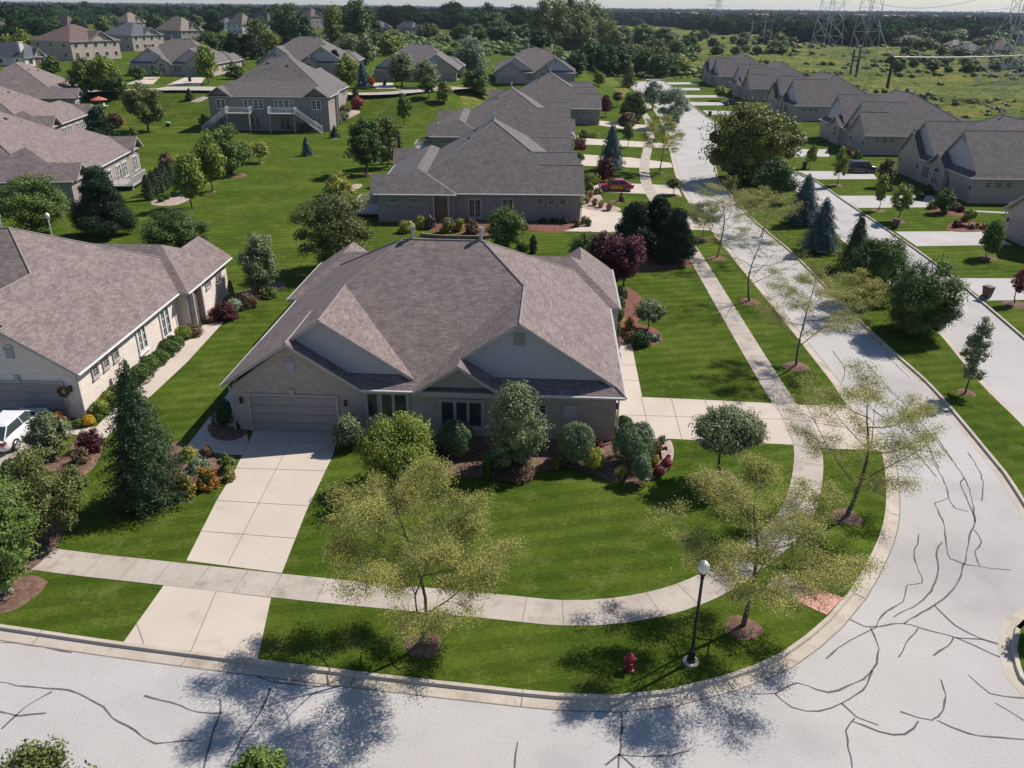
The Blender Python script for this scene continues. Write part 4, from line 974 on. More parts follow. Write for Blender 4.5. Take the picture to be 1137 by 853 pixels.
# ============================================================ THE HOUSES OF THE PHOTO
townhouse('townhouse', 'brown roofed brick duplex in the centre with two grey siding gables and long driveway', (-16.05, 39.95, 0), R(-2.7))
townhouse('townhouse', 'pale brick house cut by the left edge, white car before its garage', (-46.75, 41.5, 0), R(-1.0), mirror=True, brick='brick_cream')
kw = dict(roof='roof_grey', brick='brick_rose')
townhouse('townhouse', 'grey roofed brick duplex straight behind the central house, front side wall with three small windows', (7.9, 89.8, 0), R(90), ze=3.2, sf=.63, deck=[(2.0, 7.0, 1)], style='main', **kw)
townhouse('townhouse', 'second grey roofed duplex of the middle row with a deck on its lawn side', (9.8, 133.5, 0), R(90), mirror=True, ze=3.2, sf=.63, style='street', deck=[(14, 19, 0)], **kw)
townhouse('townhouse', 'third duplex of the middle row, its side wall beside a dark purple columnar tree', (18.0, 174.3, 0), R(90), ze=3.2, sf=.6, style='street', **kw)
for i, (x, y, mir, lab) in enumerate(((57.4, 124.2, False, 'nearest full duplex of the right row, with arched window and two grey gables'), (58.5, 161.3, True, 'second duplex of the right row, behind the parked dark car'),
        (61.0, 206.5, False, 'third duplex of the right row, partly behind the big autumn maple'), (62.0, 247.5, True, 'fourth duplex of the right row, between the maple and the last house'), (62.8, 289.5, False, 'farthest duplex of the right row beside the golden meadow'))):
    townhouse('townhouse', lab, (x, y, 0), R(-90), mirror=mir, roof='roof_grey', brick='brick_beige', ze=3.2, sf=.58, ss=.86, style='street')
townhouse('townhouse', 'house cut by the right edge behind the small leafy tree, only a roof corner showing', (52.6, 86.3, 0), R(-90), roof='roof_grey', ze=3.0, style='street')
townhouse('townhouse', 'brown roofed duplex at the left edge with white trimmed rear gables and a deck', (-80.8, 115.5, 0), R(-83), roof='roof_brown', ze=3.4, sf=.6, D=27, W=25, Dm=23, brick='brick_rose', style='street', deck=[(8.5, 14.5, 0)])
townhouse('townhouse', 'second brown duplex on the left, roof half hidden behind the nearest one', (-104, 157, 0), R(-82), roof='roof_brown', ze=3.2, sf=.6, D=24, brick='brick_rose', style='street')
townhouse('townhouse', 'third duplex on the left, grey side wall beside the patio with the red umbrella', (-119, 193, 1), R(-78), roof='roof_brown', ze=3.2, sf=.6, brick='brick_rose', style='street')
townhouse('townhouse', 'walkout duplex with two white railed raised decks facing the big lawn', (-35.9, 184.0, 0), R(180), ze=6.3, sf=.66, low=0, roof='roof_grey', brick='brick_rose', style='street', scale=1.0, deck=[(5.5, 10.5, -1), (14.0, 18.5, 1)])
def back_town(px, py, wpx, mir, lab, **k):
    b = G(px, py); d = depth(b); s = min(1.5, max(.8, wpx*d/FOC/23.0)); townhouse('townhouse', lab, (b[0]+.5, b[1], b[2]), R(k.pop('yaw', 0)), mirror=mir, scale=s, ze=2.9, roof='roof_grey', brick='brick_beige', style='street', **k)
back_town(141, 84, 98, True, 'tan brick house across the back street with a driveway bin and white side wall')
back_town(412, 90, 98, True, 'brown roofed house behind two street trees across the back street')
back_town(282, 84, 104, False, 'duplex directly behind the walkout house, only its roof and gable showing')
back_town(547, 93, 94, False, 'brown roofed house with a pale gable behind the third duplex of the middle row')

FH = [((82, 68), 51, 39, 46, 27, 'roof_red', 'brick_beige', 'tan two storey house with a reddish brown hip roof, upper left'), ((76, 36), 17, 20, 32, 17, 'roof_red', 'brick_rose', 'house with steep red roof just behind the tan two storey one'),
      ((149, 57), 33, 30, 39, 25, 'roof_slate', 'brick_beige', 'two storey house with a blue grey roof, upper left'), ((202, 45), 24, 26, 34, 19, 'roof_tan', 'brick_rose', 'brown brick two storey house with sunlit tan hip roof'),
      ((143, 31), 20, 14, 25, 14, 'roof_tan', 'brick_rose', 'tan roofed house peeping over the blue grey roof'), ((3, 42), 11, 12, 33, 23, 'roof_red', 'brick_rose', 'small red roofed house at the left edge'),
      ((29, 74), 23, 46, 66, 47, 'roof_slate', 'brick_cream', 'low grey roofed house with a tall cream chimney at the left edge'), ((250, 34), 18, 14, 30, 20, 'roof_slate', 'brick_cream', 'blue roofed cream house among the upper left houses'),
      ((270, 38), 16, 17, 27, 15, 'roof_tan', 'brick_cream', 'two storey house with sunlit beige roof, second from the right of the upper row'), ((298, 34), 9, 19, 25, 14, 'roof_grey', 'brick_cream', 'grey roofed house at the right end of the upper row'),
      ((222, 22), 26, 22, 17, 8, 'roof_red', 'brick_rose', 'dark brown roofed house in front of the far woods, upper left'), ((171, 20), 14, 11, 17, 11, 'roof_slate', 'brick_rose', 'small slate roofed house before the far woods, upper left'),
      ((346, 33), 14, 11, 18, 9, 'roof_red', 'brick_rose', 'brown roofed house between dark trees left of the tall poplars'), ((420, 35), 15, 9, 30, 24, 'roof_slate', 'brick_rose', 'low grey building half hidden in the far trees'),
      ((458, 38), 7, 17, 30, 24, 'roof_slate', 'brick_rose', 'small brown hut with a pale roof by the far field'),
      ((1001, 52), 27, 14, 49, 39, 'roof_slate', 'brick_rose', 'low house with long grey roof behind the right meadow'), ((1031, 40), 12, 13, 36, 27, 'roof_red', 'brick_rose', 'brown house with white dormers far right'),
      ((1056, 55), 14, 10, 52, 44, 'roof_tan', 'brick_rose', 'tan roofed house left of the blue roofed one, far right'), ((1070, 44), 10, 14, 41, 33, 'roof_red', 'brick_rose', 'steep brown roof rising between far right trees'),
      ((1072, 62), 22, 17, 58, 48, 'roof_slate', 'brick_rose', 'blue roofed red brick house beyond the right meadow'), ((1102, 60), 21, 10, 55, 45, 'roof_red', 'brick_rose', 'brown roofed house beside the right pylon'), ((1134, 52), 18, 8, 46, 37, 'roof_slate', 'brick_rose', 'grey house at the far right edge')]
for k, ((cx, cy), wr, wl, ey, ry, rf, bk, lab) in enumerate(FH):
    box_house('hip_roof_house', lab, cx, cy, wr, wl, ey, ry, rf, bk, chimney=(.2, .12) if k == 6 else None, gable_white=k in (1, 16))
# pale roofs of the far town, seen as specks
rg = random.Random(3)
proto = None
for k, px in enumerate(sorted(rg.uniform(745, 1137) for _ in range(22))+sorted(rg.uniform(40, 640) for _ in range(6))):
    py = rg.uniform(13.5, 22)+(px-568)*.0105 if k < 22 else rg.uniform(12, 16)
    b = P(px, py, 0)
    if proto is None:
        mb = MB(); mb.prism([(-9, -6), (9, -6), (9, 6), (-9, 6)], -.5, 5); w_o = empty('far_house', (0, 0, 0)); mb.build('wall', 'brick_beige', w_o)
        mb = MB(); A, B_, C_, D_ = (-9.5, -6.5, 5), (9.5, -6.5, 5), (9.5, 6.5, 5), (-9.5, 6.5, 5)
        for p in ([A, B_, (4, 0, 9), (-4, 0, 9)], [B_, C_, (4, 0, 9)], [C_, D_, (-4, 0, 9), (4, 0, 9)], [D_, A, (-4, 0, 9)]): mb.slab(p, .3)
        mb.build('roof', 'roof_tan', w_o); proto = w_o; r_ = w_o
    else:
        r_ = proto.copy(); COL.objects.link(r_)
        for ch in proto.children: c_ = ch.copy(); COL.objects.link(c_); c_.parent = r_
    r_.location = (b[0], b[1], 4); r_.rotation_euler = (0, 0, rg.uniform(-.8, .8)); s_ = 1.2 + b[1]/2500; r_.scale = (s_, s_, 1.25)
    tag(r_, ORD[k if k < 22 else k-22]+(' far tan roof near the right horizon, counted from the left' if k < 22 else ' far tan roof near the left horizon, counted from the left'), 'house', 'far town houses among the trees')

# ============================================================ THINGS
def lamp_post(bx, by, label, H=4.5, mat='black_metal', base=None):
    b = np.array(base) if base is not None else G(bx, by); r = empty('street_lamp', tuple(b)); tag(r, label, 'street lamp')
    m_ = MB(); m_.lathe([(.3, -.1), (.3, .05), (.27, .06), (0.0, .06)], n=18); m_.build('base', 'concrete', r, smooth=False)
    m_ = MB(); m_.lathe([(.16, .06), (.16, .12), (.12, .2), (.11, .55), (.085, .62), (.06, .75), (.055, H-.62), (.08, H-.6), (.05, H-.55), (.11, H-.44), (.13, H-.4), (.13, H-.37), (0, H-.37)], n=14); m_.build('pole', mat, r)
    m_ = MB(); m_.lathe([(.11, H-.37), (.18, H-.28), (.21, H-.15), (.19, H-.02), (.13, H+.07), (.06, H+.13), (0, H+.14)], n=18); m_.build('globe', 'globe_white', r, smooth=True)
lamp_post(767, 735, 'black street lamp with a white globe on the front lawn strip')
lb = P(52, 238, 4.5); lamp_post(0, 0, 'pale street lamp standing behind the left house under a green tree', mat='gutter', base=(lb[0], lb[1], 0))
# hydrant
b = G(699, 743); r = empty('fire_hydrant', tuple(b), .5); tag(r, 'red fire hydrant on the grass left of the black street lamp', 'fire hydrant')
m_ = MB(); m_.lathe([(.2, 0), (.2, .05), (.13, .07), (.13, .5), (.17, .52), (.17, .56), (.14, .6), (.1, .69), (.03, .73), (.03, .78), (0, .78)], n=12); m_.build('body', 'hydrant_red', r)
for a in (0, 2.1, 4.2):
    m_ = MB(); c, s = math.cos(a), math.sin(a); m_.tube([(c*.1, s*.1, .38), (c*.22, s*.22, .38)], .06, 8); m_.tube([(c*.2, s*.2, .38), (c*.25, s*.25, .38)], .075, 8); m_.build('outlet', 'hydrant_red', r)
def bin_(px, py, label, mat='black_plastic', yaw=0.4, s=1.0):
    b = G(px, py); r = empty('trash_can', (b[0], b[1], b[2]+.01), yaw); tag(r, label, 'trash can'); r.scale = (s, s, s)
    m_ = MB(); v = []
    for z, w, d in ((.06, .23, .25), (.95, .31, .36)): v += [(-w, -d, z), (w, -d, z), (w, d, z), (-w, d, z)]
    m_.add(v, [(0, 3, 2, 1), (4, 5, 6, 7), (0, 1, 5, 4), (1, 2, 6, 5), (2, 3, 7, 6), (3, 0, 4, 7)]); m_.build('body', mat, r)
    m_ = MB(); m_.add([(-.34, -.4, .951), (.34, -.4, .951), (.34, .38, .951), (-.34, .38, .951), (-.32, -.36, 1.02), (.32, -.36, 1.02), (.3, .3, 1.06), (-.3, .3, 1.06)], [(0, 3, 2, 1), (4, 5, 6, 7), (0, 1, 5, 4), (1, 2, 6, 5), (2, 3, 7, 6), (3, 0, 4, 7)]); m_.tube([(-.3, .43, .93), (.3, .43, .93)], .03, 6); m_.build('lid', mat, r)
    for x in (-.27, .27): m_ = MB(); m_.tube([(x-.03, .28, .12), (x+.03, .28, .12)], .12, 10); m_.build('wheel', 'tyre', r)
bin_(1095, 331, 'dark wheeled trash can on the lowest white driveway of the right row', 'maroon_plastic'); bin_(994, 253.5, 'maroon trash can behind the blue spruces by the kerb', 'maroon_plastic', .9)
bin_(893, 187.5, 'brown trash can at the kerb right of the autumn maple', 'maroon_plastic', 1.2); bin_(788, 129, 'black trash can at the roadside near the cul de sac', yaw=.2)
bin_(211, 91, 'black trash can on the driveway of the tan house on the back street', s=1.3); bin_(427, 95, 'small black trash can by the back street behind the middle row', s=1.2)

def car(name, label, loc, yaw, paint, kind='sedan', decal=False, cat='car'):
    r = empty(name, loc, yaw); tag(r, label, cat); suv = kind == 'suv'; hb = kind == 'hatch'; dz = .18 if suv else 0
    m_ = MB(); st = [(-2.3, .66, .5, .78), (-2.22, .8, .34, .9), (-1.9, .87, .25, .97), (-1.2, .9, .2, .99), (-.3, .91, .2, .97), (.6, .91, .2, .95), (1.25, .9, .2, .92), (1.8, .87, .25, .82), (2.15, .78, .3, .7), (2.3, .6, .42, .6)]
    rings = []
    for x, w, zl, zb in st:
        zb += dz*(1 if x < 1 else .6); rings.append([(x, -w*.9, zl+dz*.5), (x, -w, zl+.18), (x, -w*1.0, zb-.14), (x, -w*.93, zb-.02), (x, -w*.5, zb+.03), (x, 0, zb+.045), (x, w*.5, zb+.03), (x, w*.93, zb-.02), (x, w, zb-.14), (x, w, zl+.18), (x, w*.9, zl+dz*.5)])
    n = len(rings[0]); v = [p for q in rings for p in q]; f = []
    for i in range(len(rings)-1):
        for k in range(n): f.append((i*n+k, i*n+(k+1) % n, (i+1)*n+(k+1) % n, (i+1)*n+k))
    f += [tuple(range(n))[::-1], tuple((len(rings)-1)*n+k for k in range(n))]
    m_.add(v, f); bo = m_.build('body', paint, r, smooth=True)
    xs = {'sedan': (-1.72, -1.0, .42, 1.3), 'suv': (-2.15, -1.85, .5, 1.2), 'hatch': (-2.12, -1.35, .45, 1.35)}[kind]; zt = 1.44+dz*1.6; zb = .93+dz
    base = [(xs[0], -.8, zb), (xs[3], -.78, zb-.03), (xs[3], .78, zb-.03), (xs[0], .8, zb)]; top = [(xs[1], -.6, zt-.03), (xs[2], -.6, zt-.02), (xs[2], .6, zt-.02), (xs[1], .6, zt-.03)]
    m_ = MB(); m_.add(base+top, [(0, 1, 5, 4), (1, 2, 6, 5), (2, 3, 7, 6), (3, 0, 4, 7), (4, 5, 6, 7)]); m_.build('windows', 'glass_dark', r)
    m_ = MB(); m_.add([(xs[1]-.06, -.63, zt-.04), (xs[2]+.05, -.62, zt-.03), (xs[2]+.05, .62, zt-.03), (xs[1]-.06, .63, zt-.04), (xs[1]+.1, -.5, zt+.035), (xs[2]-.1, -.5, zt+.04), (xs[2]-.1, .5, zt+.04), (xs[1]+.1, .5, zt+.035)], [(0, 3, 2, 1), (4, 5, 6, 7), (0, 1, 5, 4), (1, 2, 6, 5), (2, 3, 7, 6), (3, 0, 4, 7)]); m_.build('roof', paint, r)
    for s in (-1, 1):
        m_ = MB()
        for a, c_ in (((xs[0], .8*s, zb), (xs[1], .61*s, zt-.02)), ((xs[3], .785*s, zb), (xs[2], .61*s, zt-.02)), ((-.25, .8*s, zb), (-.3, .61*s, zt-.02))): m_.tube([a, c_], .035, 5)
        m_.build('pillar', paint, r)
        for x in (-1.42, 1.42):
            m_ = MB(); m_.tube([(x, s*.93, .33), (x, s*.72, .33)], .33, 18); wo = m_.build('wheel', 'tyre', r); m_ = MB()
            for k in range(5): a = k*1.2566; m_.tube([(x, s*.945, .33), (x+.2*math.cos(a), s*.94, .33+.2*math.sin(a))], .035, 4)
            m_.tube([(x, s*.94, .33), (x, s*.9, .33)], .075, 8)
            for k in range(14): a, c_ = k*.4488, (k+1)*.4488; m_.tube([(x+.21*math.cos(a), s*.938, .33+.21*math.sin(a)), (x+.21*math.cos(c_), s*.938, .33+.21*math.sin(c_))], .022, 4)
            m_.build('rim', 'rim', wo)
        m_ = MB(); m_.box((2.0, min(s*.45, s*.8), .58+dz*.4), (2.24, max(s*.45, s*.8), .7+dz*.4)); m_.build('headlight', 'lamp_clear', r)
        m_ = MB(); m_.box((-2.3, min(s*.52, s*.84), .7+dz), (-2.05, max(s*.52, s*.84), .86+dz)); m_.build('tail_light', 'lamp_red_glass', r)
        m_ = MB(); m_.box((.85, min(s*.9, s*1.05), .93+dz), (1.0, max(s*.9, s*1.05), 1.05+dz)); m_.build('mirror', paint, r)
    if decal:
        m_ = MB(); pts = [(-.85, .35), (-.7, .68), (-.35, .78), (.1, .74), (.5, .8), (.85, .62), (.95, .4), (.5, .32), (0, .3)]
        for s in (-1, 1):
            m_.v += [(x, s*.916, z) for x, z in pts]; m_.f.append(list(range(len(m_.v)-9, len(m_.v)))); m_.m.append(0)
            for x in (-.35, .35): m_.v += [(x-.1, s*.921, .45), (x+.1, s*.921, .45), (x+.08, s*.921, .63), (x-.08, s*.921, .63)]; m_.f.append(list(range(len(m_.v)-4, len(m_.v)))); m_.m.append(1)
        m_.build('door_graphic', ['decal_gold', 'black_plastic'], r)
    return r
a_, c_ = P(24, 505), P(62, 470); yw = math.atan2(c_[1]-a_[1], c_[0]-a_[0]); mid = (a_+c_)/2
dv = np.array([math.cos(yw), math.sin(yw)]); nv = np.array([-dv[1], dv[0]]); cc = P(20, 500)[:2]+dv*1.45+nv*.92
car('parked_car', 'white car with dark windows parked on the left driveway', (cc[0], cc[1], .015), yw, 'car_white', 'hatch')
q = G(684, 212); car('parked_car', 'red car with a gold door graphic on a middle row driveway', (q[0], q[1]+.3, .02), R(180), 'car_red', 'sedan', True)
q = G(956, 191.5); car('parked_car', 'dark car parked before the second duplex of the right row', (q[0], q[1], .02), 0, 'car_black', 'suv')
q = G(812, 117.5); car('parked_car', 'small dark car at the far driveway behind the autumn maple', (q[0], q[1], .02), 0, 'car_black', 'sedan')

def pylon(px, py, H, wb, label, arms=3, mat='steel_lattice', t=.1, yaw=.5, a0=.62):
    b = G(px, py); r = empty('electricity_pylon', tuple(b), yaw); tag(r, label, 'pylon'); m_ = MB(); lv = 9
    def w(z): f = z/H; return wb*(1-f)**1.0*.5+wb*.09 if f < .6 else wb*.2*.5+wb*.09
    zs = [H*(1-(1-i/lv)**1.15) for i in range(lv+1)]
    cor = [(-1, -1), (1, -1), (1, 1), (-1, 1)]
    for i in range(lv):
        z0, z1 = zs[i], zs[i+1]; a, c = w(z0), w(z1)
        for k in range(4):
            p, q = cor[k], cor[(k+1) % 4]
            m_.tube([(p[0]*a, p[1]*a, z0), (p[0]*c, p[1]*c, z1)], t, 4); m_.tube([(p[0]*a, p[1]*a, z0), (q[0]*c, q[1]*c, z1)], t*.5, 3); m_.tube([(q[0]*a, q[1]*a, z0), (p[0]*c, p[1]*c, z1)], t*.5, 3); m_.tube([(p[0]*c, p[1]*c, z1), (q[0]*c, q[1]*c, z1)], t*.5, 3)
    m_.build('lattice_tower', mat, r)
    for k in range(arms):
        z = H*(a0+.14*k); L_ = wb*(1.35-.12*k); a = MB()
        for s in (-1, 1):
            for y in (-.5, .5): a.tube([(0, y, z+1.2), (s*L_, 0, z)], t*.7, 4); a.tube([(0, y, z-.3), (s*L_, 0, z)], t*.7, 4)
            for j in range(1, 5): u = j/5; a.tube([(s*L_*u, 0, z+1.2*(1-u)), (s*L_*(u-.1), 0, z-.3*(1-u))], t*.4, 3)
            a.tube([(s*L_, 0, z), (s*L_, 0, z-2.2)], .12, 5)
        a.build('crossarm', mat, r)
    return r, b
pyl = [pylon(1108, 112, 36, 9, 'lattice pylon rising above the right row of houses near the right edge', yaw=.1), pylon(953, 88, 62, 6.5, 'lattice pylon behind the pair of dark wooden poles', yaw=.5), pylon(916, 58, 70, 11, 'lattice pylon at the far meadow side, left of the wooden poles', yaw=.3, t=.15), pylon(795, 32, 44, 13, 'faint lattice pylon far off above the cul de sac', yaw=.3, t=.22),
       pylon(1135, 92, 38, 9, 'rearmost lattice pylon crossing the right edge', yaw=.6)]
def pole(px, py, ty, label, arm=0, r0=.3, mat='pole_wood', yaw=0.4):
    b = G(px, py); H = height_at(b, ty); r = empty('utility_pole', tuple(b), yaw); tag(r, label, 'utility pole'); m_ = MB(); m_.tube([(0, 0, -.5), (0, 0, H)], [r0*1.15, r0*.8], 8); m_.build('pole', mat, r)
    if arm: m_ = MB(); m_.box((-arm, -.12, H-1.0), (arm, .12, H-.75)); m_.build('crossarm', mat, r)
    m_ = MB()
    for s in (-1, 1): m_.tube([(s*.3, 0, H-.1), (s*.45, 0, H+.7)], .1, 5)
    m_.build('insulator', 'globe_white', r); return b, H
p1 = pole(985, 98, 63, 'single dark pole with white insulators right of the paired poles', r0=.42)
pole(950, 86, 52, 'right one of two dark wooden poles at the foot of a pylon', r0=.45); pole(944, 83, 55, 'left one of two dark wooden poles at the foot of a pylon', r0=.4)
pole(833, 48, 24, 'slim pale pole left of the far meadow pylon', 3, .25, 'steel_lattice'); pole(847, 48, 23, 'slim pale pole nearest to the far meadow pylon', 3, .25, 'steel_lattice'); pole(855, 46, 22, 'slim pale pole before the dark wood edge', 3, .22, 'steel_lattice')
def wire(a, c, sag, label, r=.035, n=24, mat='steel_lattice'):
    a, c = np.array(a, float), np.array(c, float); pts = [tuple(a+(c-a)*i/n-np.array([0, 0, sag*4*(i/n)*(1-i/n)])) for i in range(n+1)]
    o_ = tuple(pts[0]); m_ = MB(); m_.tube([tuple(np.array(p)-np.array(o_)) for p in pts], r, 4, cap=False); o = m_.build('power_line', mat, None, o_); tag(o, label, 'power line'); return o
(b1, H1), = (p1,)
top = np.array([b1[0], b1[1], H1]); rgt = np.array(P(1137, 61, 9)); rgt = CPOS+ray(1160, 60)/np.linalg.norm(ray(1160, 60))*330
wire(top, rgt, .5, 'pale cable stretched from the single dark pole to the right edge', .16, mat='gutter'); wire(top, CPOS+ray(976, 22)/np.linalg.norm(ray(976, 22))*620, 2, 'thin cable rising from the single pole towards the far wood', .07)
for i in (0, 1):
    (r0_, q0), (r1_, q1) = pyl[i], pyl[i+1]
    for k, z in enumerate((27, 34)):
        wire((q0[0]-6, q0[1], z), (q1[0]-6, q1[1], z), 4, ['lower', 'upper'][k]+' wire between the '+['two nearest pylons', 'poles pylon and the meadow pylon'][i], .05)
# patio, small garden things
b = G(112, 122); r = empty('patio_umbrella', tuple(b)); tag(r, 'reddish patio umbrella beside the third duplex on the left', 'umbrella')
m_ = MB(); m_.tube([(0, 0, 0), (0, 0, 2.6)], .04, 6); m_.build('pole', 'gutter', r); m_ = MB(); m_.lathe([(1.7, 2.0), (0.9, 2.35), (0, 2.65)], n=8); m_.lathe([(1.7, 1.97), (0, 2.6)], n=8); m_.build('canopy', 'cloth_red', r)
for k, (px, py) in enumerate(((108, 122), (118, 120), (113, 126))):
    b = G(px, py); r = empty('patio_chair', tuple(b), k*1.7); tag(r, ['white patio chair left of the umbrella table', 'white patio chair right of the umbrella table', 'white patio chair in front of the umbrella table'][k], 'chair', 'patio chairs under the umbrella')
    m_ = MB(); m_.box((-.35, -.35, .4), (.35, .35, .47)); m_.build('seat', 'trim_white', r); m_ = MB(); m_.box((-.35, .3, .48), (.35, .36, 1.0)); m_.build('backrest', 'trim_white', r)
    for x in (-.3, .3):
        for y in (-.3, .3): m_ = MB(); m_.tube([(x, y, 0), (x, y, .4)], .03, 4); m_.build('leg', 'trim_white', r)
b = G(187, 141); m_ = MB(); m_.box((-.35, -.3, 0), (.35, .3, .75)); m_.box((-.4, -.35, .76), (.4, .35, .9)); o = m_.build('utility_box', ['black_plastic', 'trim_white'], None, tuple(b)); tag(o, 'small dark and white utility box on the lawn by the round tree', 'utility box')
for p in o.data.polygons: p.material_index = 1 if p.index >= 6 else 0
b = G(1116, 238.5); r = empty('garden_flag', tuple(b), .3); tag(r, 'small pink garden flag on a curved hook by the right edge', 'flag')
m_ = MB(); m_.tube([(0, 0, 0), (.1, 0, 1.3), (.25, 0, 1.55), (.6, 0, 1.5)], .035, 5); m_.build('pole', 'gutter', r); m_ = MB(); m_.box((.12, -.01, .75), (.62, .01, 1.48)); m_.build('cloth', 'cloth_pink', r)
# wreath and flower pots at the left garage
wall_y = 41.5-.0175*20; wc = P(85, 437, 1.9)
r = empty('door_wreath', (wc[0], 41.38, 1.75)); wc = r; tag(r, 'round autumn wreath hung on the brick by the left garage door', 'wreath')
q_, _t = crown('tuft', .3, .2, .1, .1, 3)
rng = np.random.default_rng(4); a = rng.uniform(0, 6.28, 500); rr = .27+rng.normal(size=500)*.045; c = np.stack([rr*np.cos(a), rng.uniform(-.1, .04, 500), rr*np.sin(a)], 1)
link_mesh('leaves', mesh_np('leaves', leaf_quads(c, unit(rng.normal(size=(500, 3))), .09, rng), None, ('leaf_bronze', 'leaf_orange'), (rng.random(500) < .35).astype(np.int32)), r)
x_corner = -24.5-.42-.35
wc.location = (x_corner-.55, 41.45, 1.75)
for k, (dx, dy, s, fl, lab) in enumerate(((-.95, -.75, .34, 'orange', 'large pot of orange flowers by the left garage corner'), (-.35, -1.1, .26, 'red', 'smaller pot of dark red flowers by the left garage corner'))):
    r = empty('flower_pot', (x_corner+dx, 41.5+dy, .02)); tag(r, lab, 'flower pot')
    m_ = MB(); m_.lathe([(0, 0), (s*.6, 0), (s*.8, s*1.1), (s*.85, s*1.1), (s*.7, s*1.0), (0, s*1.0)], n=12); m_.build('pot', 'terracotta', r)
    q_, tr = crown('ball', s*1.15, s*1.5, .09, 1.1, 40+k); n_ = len(q_)//4; rng = np.random.default_rng(k)
    o = link_mesh('flowers', mesh_np('flowers', q_, tr, ('leaf_mid', 'leaf_'+fl), (rng.random(n_) < .6).astype(np.int32)), r, (0, 0, s*.85))
# satellite dishes on roofs, each part-like object mounted on its own pole
def dish(px, py, z, label, s=.5):
    p = P(px, py, z); r = empty('satellite_dish', (p[0], p[1], p[2]-.6), .5); tag(r, label, 'satellite dish')
    m_ = MB(); m_.tube([(0, 0, -.4), (0, 0, .5)], .04, 5); m_.build('mast', 'galvanised', r); m_ = MB(); v = []
    for rr, yy in ((0, .12), (.5, .06), (1, -.06)):
        for k in range(14): a = k*2*math.pi/14; v.append((rr*s*math.cos(a), -.1+yy, .6+rr*s*math.sin(a)))
    f = [(i*14+k, i*14+(k+1) % 14, (i+1)*14+(k+1) % 14, (i+1)*14+k) for i in range(2) for k in range(14)]; v2 = [(a, b_+.03, c) for a, b_, c in v]; m_.add(v, f); m_.add(v2, [q[::-1] for q in f]); m_.build('reflector', 'globe_white', r)
dish(92, 147, 3.6, 'white satellite dish on the roof edge of the second left duplex'); dish(481, 138, 4.0, 'white satellite dish at the eave of the second middle duplex'); dish(540, 98, 6.0, 'small white dish on the ridge of the second middle duplex', .35)
# stones edging the bed behind the central house
b = MB(); wl = catmull(W2([(468, 262), (485, 264), (520, 265), (545, 264), (560, 258)]), .5)
sweep(b, wl, [(0, 0), (0, .35), (-.25, .35), (-.25, 0)]); o = b.build('retaining_wall', 'stone_dark'); tag(o, 'low curved stone wall holding the flower bed behind the central roof', 'wall')
b = MB(); wl = catmull(W2([(392, 125), (398, 128), (406, 125), (407, 119)]), .5); sweep(b, wl, [(0, 0), (0, .9), (-.35, .9), (-.35, 0)]); o = b.build('retaining_wall', 'stone'); tag(o, 'short curved stone wall at the corner of the walkout house', 'wall')
# ============================================================ PLANTING
# --- airy street trees
LOC(466, 716, 528, 205, 'large airy yellow green tree in a mulch ring beside the left driveway end', 1.0, 240, .2, .09, tl=.07)
LOC(825, 697, 510, 188, 'wide airy yellow green tree beside the black street lamp, over the curved sidewalk', .97, 185, .17, .095, tl=.07)
LOC(940, 574, 405, 165, 'thin forked street tree with airy leaves at the mouth of the right driveway', .95, 105, .22, .105, tl=.07)
LOC(884, 406, 288, 112, 'sparse street tree along the road, just above the right driveway', .95, 85, .24, .08, tl=.075)
LOC(832, 335, 241, 92, 'nearly bare street tree in the middle of the grass strip', .6, 22, .26, .085, tl=.085)
LOC(796, 287, 192, 86, 'sparse street tree nearest to the dark pines', .9, 50, .25, .085, tl=.09)
LOC(780, 265, 222, 36, 'small thin tree between pines and road', .9, 26, .3, .05, leafc='greyg')
LOC(732, 191, 120, 44, 'yellowish street tree beyond the red car, on the road edge', .95, 36, .25, .09, tl=.16)
LOC(948, 352, 300, 66, 'thin yellowish tree low on the median beside the rounded dark trees', .9, 22, .3, .05, tl=.13)
LOC(845, 262, 204, 70, 'thin yellowish tree at the left edge of the median below the autumn maple', .9, 24, .3, .06, tl=.13)
# --- trees, near
T('round', 'green', 12, 659, 512, 96, 'dense green tree at the left edge in a mulch ring, its pale trunk showing', .16, bark='bark_grey', rad=.14)
T('cone', 'spruce', 168, 556, 405, 92, 'tall dark spruce between the left house and the flower bed', dens=1.0)
T('loose', 'olive', 52, 600, 500, 92, 'spreading shrubby tree in the bed below the white car', .12, dens=1.3)
T('round', 'greyg', 60, 510, 455, 50, 'round grey green bushy tree beside the white car', .12, dens=1.2)
T('round', 'lime', 446, 542, 462, 96, 'bushy yellow green maple in front of the house windows', .1, dens=1.2)
T('upright', 'greyg', 573, 522, 424, 66, 'tall bushy grey green viburnum against the front of the central house', .02, name='tall_shrub', dens=1.3)
T('multi', 'greyg', 801, 532, 452, 80, 'neat round topped tree below the right driveway', .5, dens=1.1)
T('multi', 'plum', 692, 326, 259, 50, 'purple leaved plum tree, the nearer trunk, beside the central house', .25, dens=1.2)
T('multi', 'plum', 672, 322, 256, 44, 'purple leaved plum tree touching the central roof, left of its twin', .25)
T('pine', 'pine', 703, 284, 226, 52, 'left pine of the dark trio beside the sidewalk'); T('pine', 'pine', 728, 281, 219, 50, 'middle and tallest pine of the dark trio beside the sidewalk'); T('pine', 'pine', 748, 292, 233, 44, 'right pine of the dark trio, touching the sidewalk')
T('multi', 'greyg', 719, 367, 333, 36, 'small grey weeping tree on a thin trunk in the bed right of the central house', .4)
T('upright', 'green', 648, 300, 258, 40, 'green tree behind the central roof, left of the purple plums', .1)
T('loose', 'olive', 377, 300, 214, 84, 'broad loose olive tree behind the left of the central roof', .15, dens=1.2)
T('round', 'greyg', 291, 326, 257, 46, 'grey green tree in the bed between the two front houses', .1, dens=1.3)
